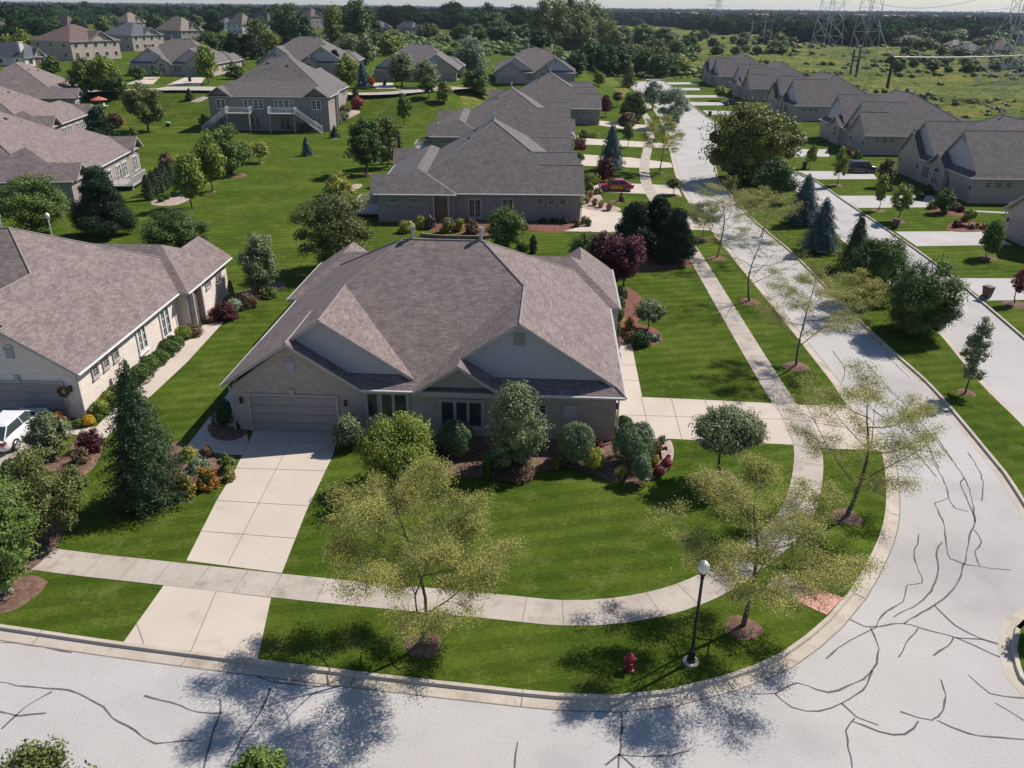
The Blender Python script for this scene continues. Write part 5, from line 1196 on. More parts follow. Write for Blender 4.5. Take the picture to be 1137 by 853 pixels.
T('upright', 'green', 560, 276, 228, 44, 'leafy green tree between the central roof and the duplex behind it', .1)
T('multi', 'mid', 201, 283, 231, 74, 'rounded three lobed green tree behind the left house roof', .1, dens=1.2)
T('pine', 'pine', 119, 262, 188, 66, 'big dark pine beside the white trimmed left duplex')
T('loose', 'green', 42, 262, 194, 78, 'light green tree over the pale street lamp behind the left house', .15, dens=1.2)
T('upright', 'lime', 214, 232, 168, 40, 'yellow green tree in the left lawn bed, front one of the close pair', .25)
T('upright', 'lime', 236, 213, 144, 36, 'yellow green tree in the left lawn, rear one of the close pair', .2)
T('loose', 'green', 258, 194, 138, 52, 'loose green tree in a pebble ring on the left of the big lawn', .12, dens=1.2)
T('multi', 'bronze', 187, 197, 167, 20, 'bronze leaved round bush by the hedge of the left duplex', .05)
T('multi', 'yellow', 289, 181, 156, 24, 'small yellowing tree alone on the big lawn', .3)
T('cone', 'blue', 341, 173, 152, 14, 'small conical spruce alone on the big lawn, the left one'); T('cone', 'spruce', 372, 153, 139, 13, 'small conical spruce nearest to the walkout house')
T('loose', 'mid', 407, 194, 129, 48, 'dark green tree on the lawn beside the duplex deck', .2, dens=1.3); T('upright', 'olive', 430, 186, 127, 34, 'tree close behind the dark green one, its crown lighter', .15)
T('column', 'spruce', 442, 181, 144, 13, 'dark columnar evergreen beside the middle duplex deck', name='arborvitae', cat='conifer')
T('upright', 'green', 449, 141, 102, 18, 'slim upright tree alone at the far end of the big lawn', .3)
T('round', 'olive', 165, 146, 90, 48, 'broad round tree with two trunks on the left lawn', .22, dens=1.2)
T('pine', 'pine', 113, 158, 120, 36, 'dark pine beside the third left duplex'); T('round', 'bronze', 130, 142, 124, 20, 'dark reddish round shrub tree beside the dark pine', .05)
T('upright', 'green', 97, 108, 62, 34, 'green tree left of the pair below the tan two storey house', .15); T('upright', 'lime', 118, 106, 60, 36, 'lighter green tree right of the pair below the tan two storey house', .15)
T('round', 'mid', 130, 108, 78, 30, 'rounder green tree in front of the pair below the tan two storey house', .15); T('upright', 'green', 60, 86, 60, 24, 'green tree beside the chimney house', .15)
T('upright', 'lime', 12, 62, 38, 26, 'yellow green tree at the left edge behind the chimney house', .1); T('upright', 'lime', 29, 64, 31, 34, 'yellow green tree left of the tan two storey house', .1)
T('cone', 'spruce', 211, 111, 98, 12, 'tiny round conifer in a pebble bed below the back street'); T('upright', 'lime', 232, 93, 47, 28, 'tall yellow green tree on the driveway edge of the tan brick house', .2)
T('round', 'mid', 153, 89, 73, 22, 'dark round tree at the left corner of the tan brick house', .1); T('round', 'green', 175, 88, 75, 13, 'small round tree before the garage of the tan brick house', .25)
T('round', 'mid', 240, 62, 34, 44, 'full green tree behind the tan brick house', .1); T('pine', 'spruce', 262, 66, 37, 34, 'blue green pine left of its twin behind the tan brick house'); T('pine', 'spruce', 279, 66, 38, 34, 'blue green pine right of its twin behind the tan brick house')
T('upright', 'lime', 300, 60, 32, 30, 'light green tree at the right of the twin pines', .1); T('round', 'bronze', 264, 76, 60, 22, 'reddish bush below the twin pines', .05)
T('round', 'green', 262, 88, 72, 26, 'low rounded green tree beside the gable of the walkout house', .1)
T('pine', 'pine', 373, 84, 56, 20, 'dark narrow pine between the two roofs behind the big lawn'); T('upright', 'lime', 388, 94, 58, 34, 'yellow green tree right of the walkout house roof', .1); T('cone', 'blue', 404, 98, 68, 20, 'blue spruce at the corner of the back street house')
T('upright', 'lime', 386, 62, 42, 30, 'light tree with orange tints behind the blue spruce', .1); T('multi', 'orange', 413, 99, 84, 9, 'tiny orange leaved tree at the driveway of the back street house', .3)
T('upright', 'greyg', 446, 96, 57, 34, 'left of two street trees before the brown roofed house', .2); T('round', 'greyg', 474, 98, 66, 34, 'right of two street trees before the brown roofed house', .2)
T('round', 'green', 476, 108, 82, 22, 'small round tree on the lawn side of the back street', .25); T('upright', 'lime', 493, 113, 90, 22, 'small yellow green tree at the lawn end of the back street', .1)
T('round', 'mid', 529, 108, 74, 32, 'dark round tree where the back street passes behind the middle row', .1); T('upright', 'silver', 523, 82, 39, 40, 'tall feathery pale green willow between two back street houses', .05, dens=1.3); T('round', 'dark', 507, 90, 76, 16, 'small dark ball tree at the end of the brown roofed house', .2)
# along the middle row fronts
T('column', 'plum', 672, 130, 106, 17, 'dark purple columnar tree by the third middle duplex', name='columnar_tree', cat='tree'); T('round', 'bronze', 685, 119, 101, 17, 'small lollipop tree near the far sidewalk', .45)
T('round', 'mid', 703, 136, 99, 32, 'full dark green tree beside the far sidewalk', .05, dens=1.2); T('round', 'bronze', 696, 145, 124, 24, 'bronze round tree below the full dark green one', .2); T('upright', 'green', 697, 164, 135, 15, 'young upright tree on a thin trunk by a far driveway', .35)
T('cone', 'blue', 678, 188, 137, 32, 'blue spruce standing above the red car'); T('multi', 'plum', 671, 202, 174, 22, 'purple round tree directly above the red car', .1)
T('upright', 'silver', 724, 121, 88, 26, 'silvery tree left of the road near the cul de sac', .2); T('loose', 'silver', 745, 142, 96, 44, 'broad silvery green tree overhanging the far road', .15, dens=1.3)
T('multi', 'olive', 748, 216, 197, 21, 'tiny street tree opposite the red car', .4); T('cone', 'olive', 698, 97, 67, 18, 'olive cone shaped tree at the cul de sac'); T('round', 'mid', 712, 88, 79, 12, 'small dark ball tree beside the cone shaped one', .1)
T('upright', 'lime', 665, 96, 79, 18, 'bright green young tree at the corner of the third middle duplex', .2)
# median
T('multi', 'autumn', 833, 202, 112, 102, 'big autumn maple on the median, gold and olive leaves', .06, dens=.75, leafk=1.35, nocache=True)
T('round', 'mid', 858, 224, 173, 48, 'dark green round tree in front of the autumn maple', .12, dens=1.3)
T('cone', 'blue', 890, 249, 194, 42, 'blue spruce nearer to the autumn maple', dens=1.3); T('cone', 'blue', 909, 279, 220, 44, 'fuller blue spruce nearer to the camera on the median', dens=1.3)
T('cone', 'spruce', 946, 300, 238, 42, 'thin dark spruce behind the rounded dark trees of the median', dens=.7)
T('multi', 'mid', 968, 333, 263, 66, 'left of two big rounded dark trees on the median', .12, dens=1.3); T('multi', 'mid', 1019, 370, 286, 86, 'right and larger of two big rounded dark trees on the median', .08, dens=1.3)
T('upright', 'greyg', 1071, 438, 349, 32, 'slender young tree alone on the lower median', .22)
# right lawns
T('upright', 'lime', 929, 206, 162, 17, 'slim yellowing tree beside the maroon trash can and dark car', .3); T('upright', 'lime', 975, 234, 192, 16, 'slim young tree left of a pair on the right row lawn', .3)
T('loose', 'lime', 996, 246, 203, 26, 'young tree with open crown right of a pair on the right row lawn', .3, dens=1.4); T('upright', 'green', 1096, 287, 243, 24, 'leafy small tree beside the lower white driveway', .2)
T('upright', 'red', 1127, 338, 296, 18, 'small red tinted tree at the right edge', .35); T('round', 'bronze', 981, 208, 175, 20, 'pinkish brown round tree before the right row', .1)
T('round', 'mid', 1046, 237, 209, 24, 'dark green rounded tree at the arched window of the right row', .08); T('multi', 'lime', 1075, 251, 232, 16, 'small weeping yellow green tree in a mulched bed', .4)
T('upright', 'lime', 899, 187, 160, 13, 'little yellow green tree on the lawn right of the autumn maple', .3); T('upright', 'bronze', 886, 168, 148, 12, 'little dark tree by the second white driveway', .3); T('upright', 'lime', 878, 160, 134, 16, 'yellowish small tree right behind the autumn maple', .2)
T('round', 'lime', 799, 112, 95, 17, 'small golden green tree by the far right driveways', .3); T('upright', 'dark', 810, 114, 99, 9, 'thin dark tree by the far right driveways', .3)
T('loose', 'bronze', 938, 182, 160, 14, 'brownish small tree beside the dark car', .2)
# near side of the street, crown tops only
for (px, py, z, w, lab, kd) in ((44, 872, 4.0, 100, 'tree top at the lower left corner of the view', 'olive'), (290, 880, 3.6, 84, 'tree top at the bottom edge below the left driveway', 'green')):
    q = P(px, py, z*.6); T('round', kd, 0, 0, py-48, w, lab, .2, base=(q[0], q[1], 0), dens=1.1)
q = P(1157, 702, 0); T('round', 'plum', 0, 0, 644, 34, 'dark reddish foliage poking in at the right edge above the kerb', .3, base=(q[0], q[1], 0), dens=.8)

# --- shrubs of the central house
S('ball', 'box', 508, 505, 469, 38, 'clipped round bush below the triple window of the central house', dens=1.1)
S('ball', 'box', 638, 515, 472, 42, 'clipped round bush below the two small windows'); S('ball', 'box', 702, 515, 472, 46, 'clipped round bush by the right corner of the central house')
S('ball', 'box', 712, 537, 506, 22, 'small grey green bush at the tip of the front bed'); S('ball', 'mid', 388, 496, 462, 32, 'white flowering bush right of the garage door', flower=('white', .28)); S('ball', 'dark', 693, 476, 463, 16, 'small clipped block bush at the house corner by the right driveway')
S('tuft', 'turf', 541, 532, 500, 22, 'tall green ornamental grass in the front bed', 'ornamental_grass', 'grass plant', dens=3); S('tuft', 'scrub', 690, 537, 514, 22, 'loose grassy clump between two round bushes', 'ornamental_grass', 'grass plant', dens=3)
S('ball', 'yellow', 659, 522, 499, 22, 'pale yellow green low shrub beside the round bush'); S('dome', 'bronze', 575, 529, 516, 44, 'low reddish plants at the foot of the tall viburnum', flower=('red', .2)); S('dome', 'dark', 480, 510, 494, 30, 'dark low shrub in shade under the house windows')
S('ball', 'mid', 617, 520, 509, 12, 'small yellow flower clump in the shaded front bed', 'flower_clump', 'flower', flower=('gold', .5)); S('ball', 'mid', 568, 528, 520, 9, 'tiny yellow flowers below the tall viburnum', 'flower_clump', 'flower', flower=('gold', .4)); S('ball', 'mid', 725, 517, 506, 12, 'bright yellow flowers in the pebble bed', 'flower_clump', 'flower', flower=('gold', .75)); S('ball', 'mid', 729, 502, 491, 12, 'orange and yellow flowers above the pebble bed', 'flower_clump', 'flower', flower=('orange', .5))
S('ball', 'red', 740, 519, 509, 12, 'dark red barberry in the pebble bed, the right one'); S('ball', 'red', 731, 529, 518, 13, 'dark red barberry in the pebble bed, the lower one'); S('dome', 'silver', 735, 494, 483, 12, 'pale perennial at the top of the pebble bed')
S('dome', 'plum', 738, 502, 496, 8, 'tiny purple plant at the edge of the pebble bed'); S('dome', 'plum', 742, 511, 505, 7, 'tiny purple plant nearest to the lawn side of the pebble bed'); S('dome', 'red', 664, 497, 489, 14, 'small red shrub at the wall right of the clipped bush')
S('ball', 'dark', 250, 476, 446, 24, 'dark green ball bush in shade at the garage corner'); S('tuft', 'scrub', 266, 476, 466, 14, 'low grassy plant in the shaded corner bed', 'ornamental_grass', 'grass plant', dens=2)
# east side foundation planting
for k, (px, py, t, w) in enumerate(((685, 358, 341, 15), (683, 373, 358, 13), (686, 345, 330, 15), (690, 335, 318, 13))): S('ball', 'mid', px, py, t, w, ['clipped bush second up along the right wall of the central house', 'lowest clipped bush along the right wall of the central house', 'clipped bush third up along the right wall', 'topmost clipped bush along the right wall by the plums'][k], group='clipped bushes along the right wall')
for k, (px, py) in enumerate(((684, 392), (686, 407), (688, 424))): S('column', 'mid', px, py, py-16, 7, ['upper', 'middle', 'lower'][k]+' slim evergreen on the narrow strip beside the garden walk', 'arborvitae', 'conifer', group='slim evergreens by the garden walk')
S('tuft', 'yellow', 698, 366, 350, 18, 'yellow ornamental grass left of the weeping tree', 'ornamental_grass', 'grass plant', dens=3); S('dome', 'dark', 712, 384, 368, 22, 'dark low shrub at the foot of the weeping tree'); S('dome', 'silver', 727, 378, 370, 14, 'pale hosta right of the weeping tree', flower=('white', .1)); S('dome', 'bronze', 700, 380, 368, 18, 'brownish shrub at the top of the garden walk')
# flower bed left of the driveway
S('dome', 'olive', 206, 552, 526, 26, 'yellow flowered clump at the foot of the spruce', 'flower_clump', 'flower', flower=('gold', .35)); S('dome', 'mid', 231, 541, 520, 28, 'orange flower mound beside the driveway', 'flower_clump', 'flower', flower=('orange', .45)); S('dome', 'silver', 222, 522, 508, 26, 'silvery perennials in the flower bed')
S('dome', 'green', 252, 523, 503, 20, 'bright green perennial by the driveway edge', flower=('gold', .1)); S('dome', 'yellow', 211, 511, 496, 22, 'yellow green shrub at the top of the flower bed'); S('ball', 'bronze', 230, 508, 496, 13, 'small dark brown bush at the end of the shaded walk'); S('dome', 'olive', 255, 533, 519, 16, 'golden mound at the driveway corner of the flower bed', 'flower_clump', 'flower', flower=('gold', .3))
b = P(213, 517, .2); o = MB(); o.lathe([(0, 0), (.18, .02), (.24, .14), (.16, .3), (0, .34)], n=9); o = o.build('boulder', 'gutter', None, (b[0], b[1], 0)); tag(o, 'small pale rock among the silvery perennials', 'rock')
# left house beds
S('dome', 'plum', 102, 500, 478, 30, 'purple brown barberry below the walk of the left house', flower=('red', .1)); S('dome', 'bronze', 90, 514, 497, 22, 'smaller brown shrub below the purple one'); S('dome', 'olive', 82, 540, 518, 34, 'low olive shrub at the mulch edge')
S('ball', 'olive', 24, 545, 510, 34, 'yellow green shrub by the left driveway edge')
hb = ((113, 460, 18), (122, 450, 17), (131, 443, 17), (142, 433, 16), (158, 424, 22), (168, 412, 20), (179, 404, 18), (188, 395, 20), (196, 388, 18), (205, 376, 16))
for k, (px, py, w) in enumerate(hb): S('ball', 'lime' if k in (0, 1, 2, 9) else 'mid', px, py, py-w*.82, w*1.12, ['first', 'second', 'third', 'fourth', 'fifth', 'sixth', 'seventh', 'eighth', 'ninth', 'tenth and farthest'][k]+' clipped bush from the garage corner along the left house walk', group='clipped bushes along the left house walk')
S('ball', 'gold', 99, 472, 462, 14, 'yellow mums at the corner of the left house walk', 'flower_clump', 'flower'); S('ball', 'mid', 88, 474, 466, 12, 'low green plant left of the yellow mums'); S('ball', 'mid', 109, 467, 460, 10, 'low green plant right of the yellow mums'); S('dome', 'bronze', 217, 372, 359, 22, 'rusty shrub at the far end of the clipped bushes')
S('dome', 'plum', 248, 355, 336, 32, 'dark purple shrub in the far bed of the left house'); S('dome', 'silver', 262, 345, 332, 20, 'greyish perennials in the far bed of the left house'); S('dome', 'bronze', 276, 341, 325, 24, 'rust coloured shrub at the far corner bed'); S('column', 'mid', 258, 336, 312, 9, 'slim green climber at the far corner of the left house', 'arborvitae', 'conifer'); S('dome', 'green', 300, 330, 318, 20, 'low green plants at the end of the shared bed')
T('cone', 'spruce', 145, 432, 398, 18, 'thin young conifer by the wall of the left house', dens=.5)
# beds of the duplex behind
S('dome', 'yellow', 452, 258, 245, 20, 'bright yellow green shrub behind the left of the central roof ridge'); S('dome', 'yellow', 466, 254, 240, 14, 'yellow green shrub beside the ridge vent pipe')
for k, (px, py, t, w, c) in enumerate(((478, 254, 239, 15, 'bronze'), (497, 258, 242, 18, 'olive'), (510, 257, 242, 13, 'yellow'), (524, 260, 244, 18, 'bronze'))): S('dome', c, px, py, t, w, ['reddish shrub at the left end of the stone edged bed', 'olive shrub in the stone edged bed', 'pale shrub in the middle of the stone edged bed', 'reddish shrub at the right of the stone edged bed'][k], flower=('red', .1))
S('ball', 'olive', 577, 258, 243, 18, 'rounded olive shrub at the wall of the duplex behind'); S('column', 'dark', 592, 281, 262, 12, 'dark evergreen column above the central roof edge', 'arborvitae', 'conifer'); S('ball', 'dark', 580, 282, 270, 13, 'small dark evergreen beside the column')
for k, px in enumerate((603, 615, 627)): S('ball', 'dark', px, 249, 243, 10, ['left', 'middle', 'right'][k]+' small dark bush along the duplex wall under the three windows', group='small bushes under the three windows')
for k, (px, py, c) in enumerate(((641, 252, 'bronze'), (648, 249, 'tan'), (653, 251, 'olive'))): S('dome', c, px, py, py-10, 9, ['bronze', 'tan', 'olive'][k]+' little plant at the front corner of the duplex behind')
for k, (px, py, w) in enumerate(((652, 226, 12), (660, 229, 12), (667, 231, 12), (676, 234, 12), (656, 220, 10))): S('tuft', 'tan', px, py, py-11, w, ['first tan', 'second tan', 'third tan', 'last rounded tan', 'rear tan'][k]+' ornamental grass by the corner driveway', 'ornamental_grass', 'grass plant', group='tan ornamental grasses by the corner driveway', dens=2.2)
S('ball', 'green', 654, 214, 203, 10, 'green shrub at the duplex corner below the red car'); S('dome', 'tan', 664, 215, 208, 11, 'brown low shrub just below the red car'); S('ball', 'lime', 657, 204, 193, 20, 'bright low hedge left of the red car'); S('dome', 'bronze', 690, 224, 214, 9, 'tiny spiky plant on a mound below the red car')
S('ball', 'mid', 643, 180, 170, 11, 'round bush at the wall by the third driveway'); S('dome', 'red', 647, 166, 154, 12, 'reddish shrub at the wall by the fourth driveway'); S('dome', 'tan', 641, 165, 150, 10, 'tan shrub at the wall by the fourth driveway'); S('dome', 'lime', 661, 153, 148, 13, 'bright low plants before the third middle duplex'); S('dome', 'olive', 649, 153, 143, 14, 'olive shrub before the third middle duplex')
# lawn beds
S('dome', 'yellow', 377, 216, 192, 34, 'large pale feathery shrub alone on the lawn'); 
for k, (px, py) in enumerate(((166, 222), (172, 217), (178, 214), (184, 210), (190, 206))): S('column', 'spruce', px, py, py-27, 15, ['nearest', 'second', 'third', 'fourth', 'farthest'][k]+' arborvitae of the curved hedge at the left duplex deck', 'arborvitae', 'conifer', group='arborvitae hedge at the left duplex')
for k, (px, py) in enumerate(((186, 222), (193, 219), (179, 225))): S('ball', 'mid', px, py, py-6, 7, ['middle', 'right', 'left'][k]+' tiny clump in the pebble bed by the arborvitae hedge', group='tiny clumps in the pebble bed')
S('ball', 'tan', 248, 188, 174, 10, 'tan ornamental grass at the foot of the loose lawn tree', 'ornamental_grass', 'grass plant'); S('ball', 'bronze', 255, 194, 184, 9, 'red brown shrub at the foot of the loose lawn tree'); S('dome', 'lime', 228, 143, 127, 16, 'yellow green shrub left of the deck stairs'); S('upright' if 0 else 'dome', 'lime', 148, 152, 141, 13, 'small light shrub between the pine and the lawn')
for k, (px, py, w, c) in enumerate(((331, 146, 10, 'tan'), (340, 146, 10, 'bronze'), (322, 145, 9, 'olive'), (375, 138, 10, 'greyg'), (382, 133, 11, 'silver'), (384, 126, 12, 'olive'), (397, 121, 14, 'red'), (395, 110, 9, 'spruce'))):
    S('ball' if k != 7 else 'column', c, px, py, py-(9 if k < 6 else 13), w, ['tan clump by the right deck stairs', 'bronze clump by the right deck stairs', 'olive clump under the right deck stairs', 'grey mound at the walkout house corner', 'silver mound along the walkout house wall', 'olive mound along the walkout house wall', 'dark red shrub in the stone ringed bed', 'dark columnar shrub behind the stone ringed bed'][k])
# right row
for k, (px, py, w, c) in enumerate(((1035, 232, 14, 'yellow'), (1058, 234, 14, 'bronze'), (1066, 236, 11, 'plum'), (1062, 253, 12, 'plum'), (1070, 247, 10, 'red'), (1078, 255, 9, 'bronze'), (1085, 254, 9, 'olive'), (1092, 255, 9, 'red'), (1118, 258, 12, 'dark'), (1126, 266, 9, 'bronze'), (951, 176, 12, 'olive'), (1020, 222, 12, 'dark'), (1008, 214, 12, 'dark'), (1030, 214, 12, 'dark'), (985, 212, 12, 'dark'), (918, 305, 13, 'bronze'), (990, 250, 10, 'plum'), (858, 158, 10, 'dark'), (975, 266, 9, 'dark'))):
    if k in (16, 18): continue
    S('dome', c, px, py, py-w*.75, w, ['yellow shrub left of the dark tree by the arched window', 'bronze shrub right of the dark tree by the arched window', 'purple low shrub right of the dark tree', 'purple shrub left in the mulched bed of the weeping tree', 'red shrub behind the weeping tree', 'bronze tuft under the weeping tree', 'olive tuft right of the weeping tree', 'red tuft at the right end of the mulched bed', 'dark shrub at the corner of the right edge house', 'bronze shrub by the garage of the right edge house', 'olive shrub at the second duplex of the right row', 'dark foundation shrub below the arched window', 'dark foundation shrub left of the arched window', 'dark foundation shrub right of the arched window', 'dark shrub below the left garage of the nearest duplex', 'small reddish shrub at the foot of the blue spruce', '', 'dark shrub by a far driveway behind the maple', ''][k])

# ============================================================ WOODS AND MEADOW
def mass(name, label, cat, pts, leafc, per, leafk, seed, hr=(.8, 1.2), mats=None, asp=.75, z0=None):
    """one mass of foliage: pts = (x,y,z,radius,height)"""
    rng = np.random.default_rng(seed); Q = []; CV = []; CF = []; no = 0; iv, ifc = ico(); mm = []
    for i, (x, y, z, r, h) in enumerate(pts):
        d = unit(rng.normal(size=(per, 3))); d[:, 2] = np.abs(d[:, 2])*1.0-.15; k = 1+.25*np.sin(3*np.arctan2(d[:, 1], d[:, 0])+i)*rng.uniform(.3, 1)
        p = np.array([x, y, z+h*.42])+d*(rng.uniform(.78, 1.1, per)*k)[:, None]*np.array([r, r, h*.55])
        Q.append(leaf_quads(p, unit(d+rng.normal(size=(per, 3))*.45), r*leafk, rng, asp)); mm.append(np.full(per, rng.integers(0, len(leafc))))
        v = iv*(1+rng.uniform(-.2, .2, (len(iv), 1)))*np.array([r*.88, r*.88, h*.5])+np.array([x, y, z+h*.42]); CV.append(v); CF.append(ifc+no); no += len(iv)
    me = mesh_np(name, np.concatenate(Q), (np.concatenate(CV), np.concatenate(CF)), ['leaf_'+c for c in leafc], np.concatenate(mm))
    o = link_mesh(name, me); tag(o, label, cat, kind='stuff'); return o
rg = random.Random(11)
# far woods out to the horizon
def edge_row(px):
    """photo row of the near edge of the far woods for each column"""
    xs = [-80, 0, 40, 130, 240, 330, 420, 520, 600, 660, 740, 800, 880, 960, 1010, 1060, 1137, 1220]; ys = [42, 38, 31, 25, 24, 26, 27, 34, 42, 27, 30, 38, 47, 53, 47, 45, 45, 45]
    return float(np.interp(px, xs, ys))
pts = []; d = 240.
while d < 6500:
    s = max(7.0, d/56); n = int(1.25*d*1.0/s/1.0)
    for k in range(n):
        a = -.66+1.32*(k+rg.random())/n; x, y = d*math.sin(a)+rg.uniform(-s, s)*.4, d*math.cos(a)+rg.uniform(-s, s)*.5
        z = hill(x, y) if y < 1200 else 0; px, py = project((x, y, z))
        if py > edge_row(px)+rg.uniform(-1.2, 1.2): continue
        h = rg.uniform(11, 17) if d < 1500 else rg.uniform(11, 15)
        if d > 2200: h += (d-2200)/250*(.55 if px > 640 else .8)*max(0, rg.uniform(.4, 1.1))*.5
        # open fields between the woods
        f = noise.noise(Vector((x/230., y/330., 3.0)))
        if d > 700 and f > .38 and d < 4500: continue
        pts.append((x, y, z-.5, s*rg.uniform(.6, .95), h*(.8 if d < 400 else 1)))
    d += s*.95
mass('woods', 'mass of dark far off woods stretching to the horizon', 'woods', pts, ['far_dark', 'far_dark', 'far_dark', 'far', 'far', 'far_lime'], 46, .34, 5)
# trees one can tell apart at the near edge of the woods and between the upper houses
for k, px in enumerate(sorted(rg.uniform(-5, 335) for _ in range(36))): T(rg.choice(['round', 'upright', 'round']), rg.choice(['dark', 'far', 'mid', 'green']), px, rg.uniform(27, 41), rg.uniform(14, 22), rg.uniform(14, 24), ORD[k]+' tree between the upper left roofs, counted from the left', .08, group='trees between the upper left roofs')
EDGE = [('round', 'mid', (20, 40), 8, 'in the dark grove at the upper left'), ('round', 'dark', (60, 140), 7, 'before the far woods above the red roof'), ('upright', 'green', (200, 330), 8, 'between the houses of the upper left'), ('round', 'dark', (430, 560), 12, 'in the line of dark trees beyond the back street'), ('round', 'mid', (640, 760), 10, 'in the thicket behind the cul de sac')]
proto_n = 0
def wild(kind, leafc, px, py, w, hpx, lab, grp, H0f=.08): T(kind, leafc, px, py, py-hpx, w, lab, H0f, group=grp)
for k, px in enumerate(sorted(rg.uniform(-5, 70) for _ in range(14))): wild(rg.choice(['round', 'upright']), rg.choice(['far', 'far', 'dark', 'far_dark']), px, rg.uniform(36, 47), rg.uniform(15, 26), rg.uniform(13, 24), ORD[k]+' dark tree of the upper left grove, counted from the left', 'grove at the upper left')
for k, px in enumerate(sorted(rg.uniform(60, 330) for _ in range(26))): wild(rg.choice(['round', 'upright', 'round']), rg.choice(['far', 'dark', 'far_dark', 'far']), px, rg.uniform(17, 26), rg.uniform(13, 24), rg.uniform(10, 17), ORD[k]+' tree of the wood edge behind the upper left houses, counted from the left', 'wood edge behind the upper left houses')
for k, (px, py, w, h, c, kd) in enumerate(((322, 50, 44, 48, 'mid', 'round'), (335, 52, 34, 40, 'dark', 'round'), (372, 50, 30, 46, 'lime', 'upright'), (398, 52, 40, 56, 'mid', 'upright'), (412, 50, 28, 40, 'dark', 'round'), (389, 66, 30, 30, 'greyg', 'upright'), (407, 72, 26, 36, 'greyg', 'upright'), (352, 60, 18, 22, 'dark', 'pine'), (320, 60, 20, 20, 'spruce', 'pine'), (432, 62, 28, 26, 'lime', 'upright'), (420, 58, 22, 22, 'green', 'round'), (438, 50, 20, 18, 'lime', 'upright'), (475, 45, 28, 20, 'olive', 'round'), (360, 66, 20, 14, 'lime', 'dome' if 0 else 'round'))):
    wild(kd, c, px, py, w, h, ['broad dark tree left of the hidden brown house', 'very dark tree just left of the hidden brown house', 'pale green poplar left of the tallest one', 'tallest leafy poplar above the back street houses', 'dark tree right of the tallest poplar', 'grey green tree in front of the poplars', 'narrow grey green tree in front of the poplars, right', 'dark small pine under the brown house', 'dark pine at the left of the open lawn', 'bright bushy tree left of the brown roofed house', 'green bush tree behind the blue spruce', 'bright tree before the low grey building', 'olive tree by the little hut', 'low bright tree in the gap behind the walkout house'][k], None)
for k, px in enumerate(sorted(rg.uniform(425, 575) for _ in range(22))): wild(rg.choice(['round']), rg.choice(['far', 'dark', 'far_dark', 'far']), px, rg.uniform(26, 36), rg.uniform(20, 36), rg.uniform(17, 28), ORD[k]+' dark tree in the line beyond the brick hut, counted from the left', 'line of dark trees beyond the hut')
for k, (px, py, w, h, c) in enumerate(((545, 42, 34, 30, 'mid'), (556, 50, 40, 28, 'mid'), (530, 46, 30, 20, 'green'), (512, 48, 26, 22, 'mid'), (600, 58, 30, 30, 'dark'), (580, 46, 26, 20, 'green'))): wild('round', c, px, py, w, h, ['round tree behind the feathery willow, upper', 'big round tree behind the feathery willow, lower', 'green round tree left of the big one behind the willow', 'round tree behind the brown roofed house end', 'dark tree behind the pale gable house', 'green tree left of the tall cottonwoods'][k], None)
for k, (px, py, w, h, c) in enumerate(((610, 52, 50, 56, 'olive'), (632, 54, 54, 62, 'olive'), (655, 50, 44, 52, 'green'), (640, 62, 44, 50, 'olive'), (672, 52, 34, 32, 'lime'), (690, 52, 30, 24, 'mid'), (712, 50, 38, 24, 'green'), (736, 52, 30, 22, 'mid'), (682, 64, 34, 32, 'olive'), (655, 80, 30, 34, 'dark'), (640, 84, 30, 30, 'dark'), (672, 86, 32, 38, 'dark'), (686, 84, 30, 34, 'dark'), (716, 84, 34, 32, 'mid'), (732, 86, 30, 28, 'mid'), (744, 84, 26, 26, 'mid'), (756, 82, 22, 20, 'yellow'), (704, 72, 30, 24, 'olive'), (728, 64, 30, 22, 'olive'), (750, 62, 24, 18, 'mid'))):
    wild('loose' if c == 'olive' else 'round', c, px, py, w, h, ['tall cottonwood at the left of the big group', 'tallest cottonwood of the big group', 'green cottonwood at the right of the big group', 'cottonwood standing in front of the tallest one', 'bright tree right of the cottonwoods', 'round tree in the thicket next to the bright one', 'wide round tree in the upper thicket', 'rounded tree at the right of the upper thicket', 'olive tree below the bright one', 'dark tree behind the middle row corner', 'dark tree at the far left of the thicket', 'darkest tree behind the olive cone', 'dark tree above the sidewalk end', 'wide green tree behind the cul de sac', 'green tree right behind the cul de sac', 'green tree at the right end of the cul de sac thicket', 'yellow shrub tree by the meadow', 'olive tree in the centre of the thicket', 'olive tree near the meadow edge', 'dark green tree at the meadow edge'][k], None)
for k, px in enumerate(sorted(rg.uniform(745, 880) for _ in range(34))): wild('round', rg.choice(['mid', 'green', 'olive', 'dark']), px, rg.uniform(43, 62), rg.uniform(9, 18), rg.uniform(8, 14), ORD[k]+' bushy tree scattered beyond the cul de sac, counted from the left', 'trees scattered in the meadow beyond the cul de sac')
for k, px in enumerate(sorted(rg.uniform(985, 1140) for _ in range(32))): wild('round', rg.choice(['mid', 'green', 'olive', 'dark']), px, rg.uniform(60, 82), rg.uniform(9, 24), rg.uniform(7, 15), ORD[k]+' bush of the hedge before the far right houses, counted from the left', 'hedge line before the far right houses')
for k, px in enumerate(sorted(rg.uniform(985, 1140) for _ in range(26))): wild('round', rg.choice(['green', 'olive', 'mid', 'dark']), px, rg.uniform(44, 56), rg.uniform(14, 26), rg.uniform(10, 18), ORD[k]+' full tree between the far right roofs, counted from the left', 'trees between the far right roofs')
for k in range(9): wild(rg.choice(['round', 'cone']), rg.choice(['dark', 'spruce']), 1005+k*16+rg.uniform(-3, 3), 108+k*7.5, rg.uniform(8, 14), rg.uniform(7, 12), ORD[k]+' dark small tree behind the right row roofs, counted from the left', 'dark small trees behind the right row')
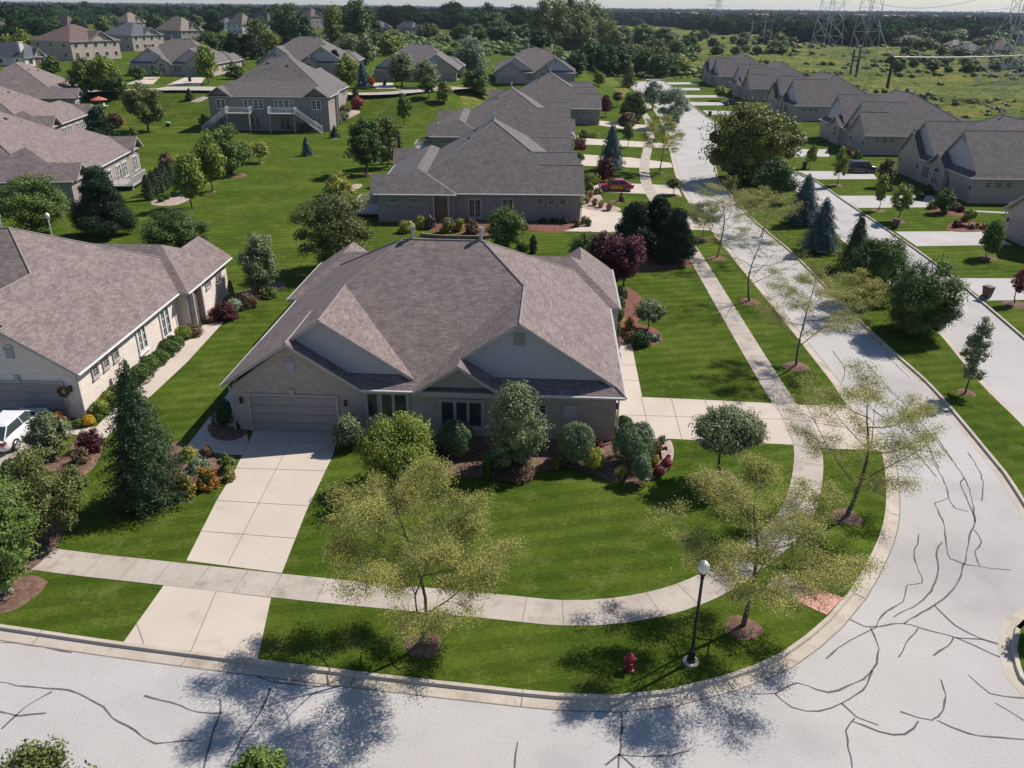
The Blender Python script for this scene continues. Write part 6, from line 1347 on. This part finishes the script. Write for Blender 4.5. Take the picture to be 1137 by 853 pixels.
# meadow growth
pts = []; ptg = []
for k in range(3600):
    px, py = rg.uniform(640, 1190), rg.uniform(42, 165)
    b = P(px, py, 0)
    if b[0] < 88+(0 if b[1] < 298 else -70) or b[1] > 800: continue
    if py < edge_row(px): continue
    if noise.noise(Vector((b[0]/28., b[1]/45., 2.0))) < rg.uniform(-.1, .35): continue
    r = rg.uniform(.5, 1.2)*max(.7, b[1]/230); h = r*rg.uniform(.9, 1.6)
    f = noise.noise(Vector((b[0]/40., b[1]/60., 9.0))); (ptg if f > .12 else pts).append((b[0], b[1], -.3, r, h))
mass('meadow_scrub', 'green scrub and tall weeds covering the meadow at the right', 'scrub', pts, ['scrub', 'green', 'olive', 'scrub'], 26, .4, 6)
mass('goldenrod', 'patches of yellow goldenrod in the meadow', 'weeds', ptg, ['goldenrod', 'scrub', 'goldenrod', 'scrub'], 26, .36, 7)
xs = np.arange(89, 420, 1.6); ys = np.arange(60, 760, 2.0); v = []
for y in ys:
    for x in xs:
        h = noise.noise(Vector((x/2.2, y/2.6, 0)))*.45+noise.noise(Vector((x/7., y/9., 4)))*.55+noise.noise(Vector((x/1.1, y/1.2, 7)))*.22
        v.append((x, y, .15+max(-.35, h*1.3)))
n = len(xs); b = MB(); me = bpy.data.meshes.new('meadow_growth')
me.from_pydata(v, [], [(j*n+i, j*n+i+1, (j+1)*n+i+1, (j+1)*n+i) for j in range(len(ys)-1) for i in range(n-1)]); me.materials.append(M['meadow'])
tag(link_mesh('meadow_growth', me), 'rough grass and weeds covering the meadow behind the right row', 'weeds', kind='stuff')
# scrub belt behind the back street and round the thicket
pts = []
for k in range(1500):
    px = rg.uniform(300, 770); py = rg.uniform(38, 84 if px > 620 else 62); b = G(px, py)
    if b[0] > 18 and b[1] < 300: continue
    if b[0] < 22 and b[1] < 262: continue
    r = rg.uniform(1.2, 3.2); pts.append((b[0], b[1], b[2]-.3, r, r*rg.uniform(.7, 1.3)))
mass('undergrowth', 'belt of low mixed undergrowth below the woods behind the back street', 'undergrowth', pts, ['green', 'olive', 'scrub', 'mid', 'goldenrod'], 26, .42, 8)
# ============================================================ AIR
hz_ = MB(); hz_.box((-9000, -300, -3), (9000, 9500, 75)); ho = hz_.build('haze', 'trim_white'); ho['kind'] = 'stuff'; ho['label'] = 'thin pale haze in the distance'
mm = bpy.data.materials.new('haze'); mm.use_nodes = True; nt = mm.node_tree; nt.nodes.remove(nt.nodes['Principled BSDF'])
pv = nt.nodes.new('ShaderNodeVolumePrincipled'); pv.inputs['Color'].default_value = (.72, .82, 1, 1); pv.inputs['Density'].default_value = .00006; pv.inputs['Anisotropy'].default_value = .2
nt.links.new(pv.outputs[0], nt.nodes['Material Output'].inputs['Volume']); ho.data.materials[0] = mm
scene.cycles.volume_bounces = 0; scene.cycles.volume_max_steps = 32
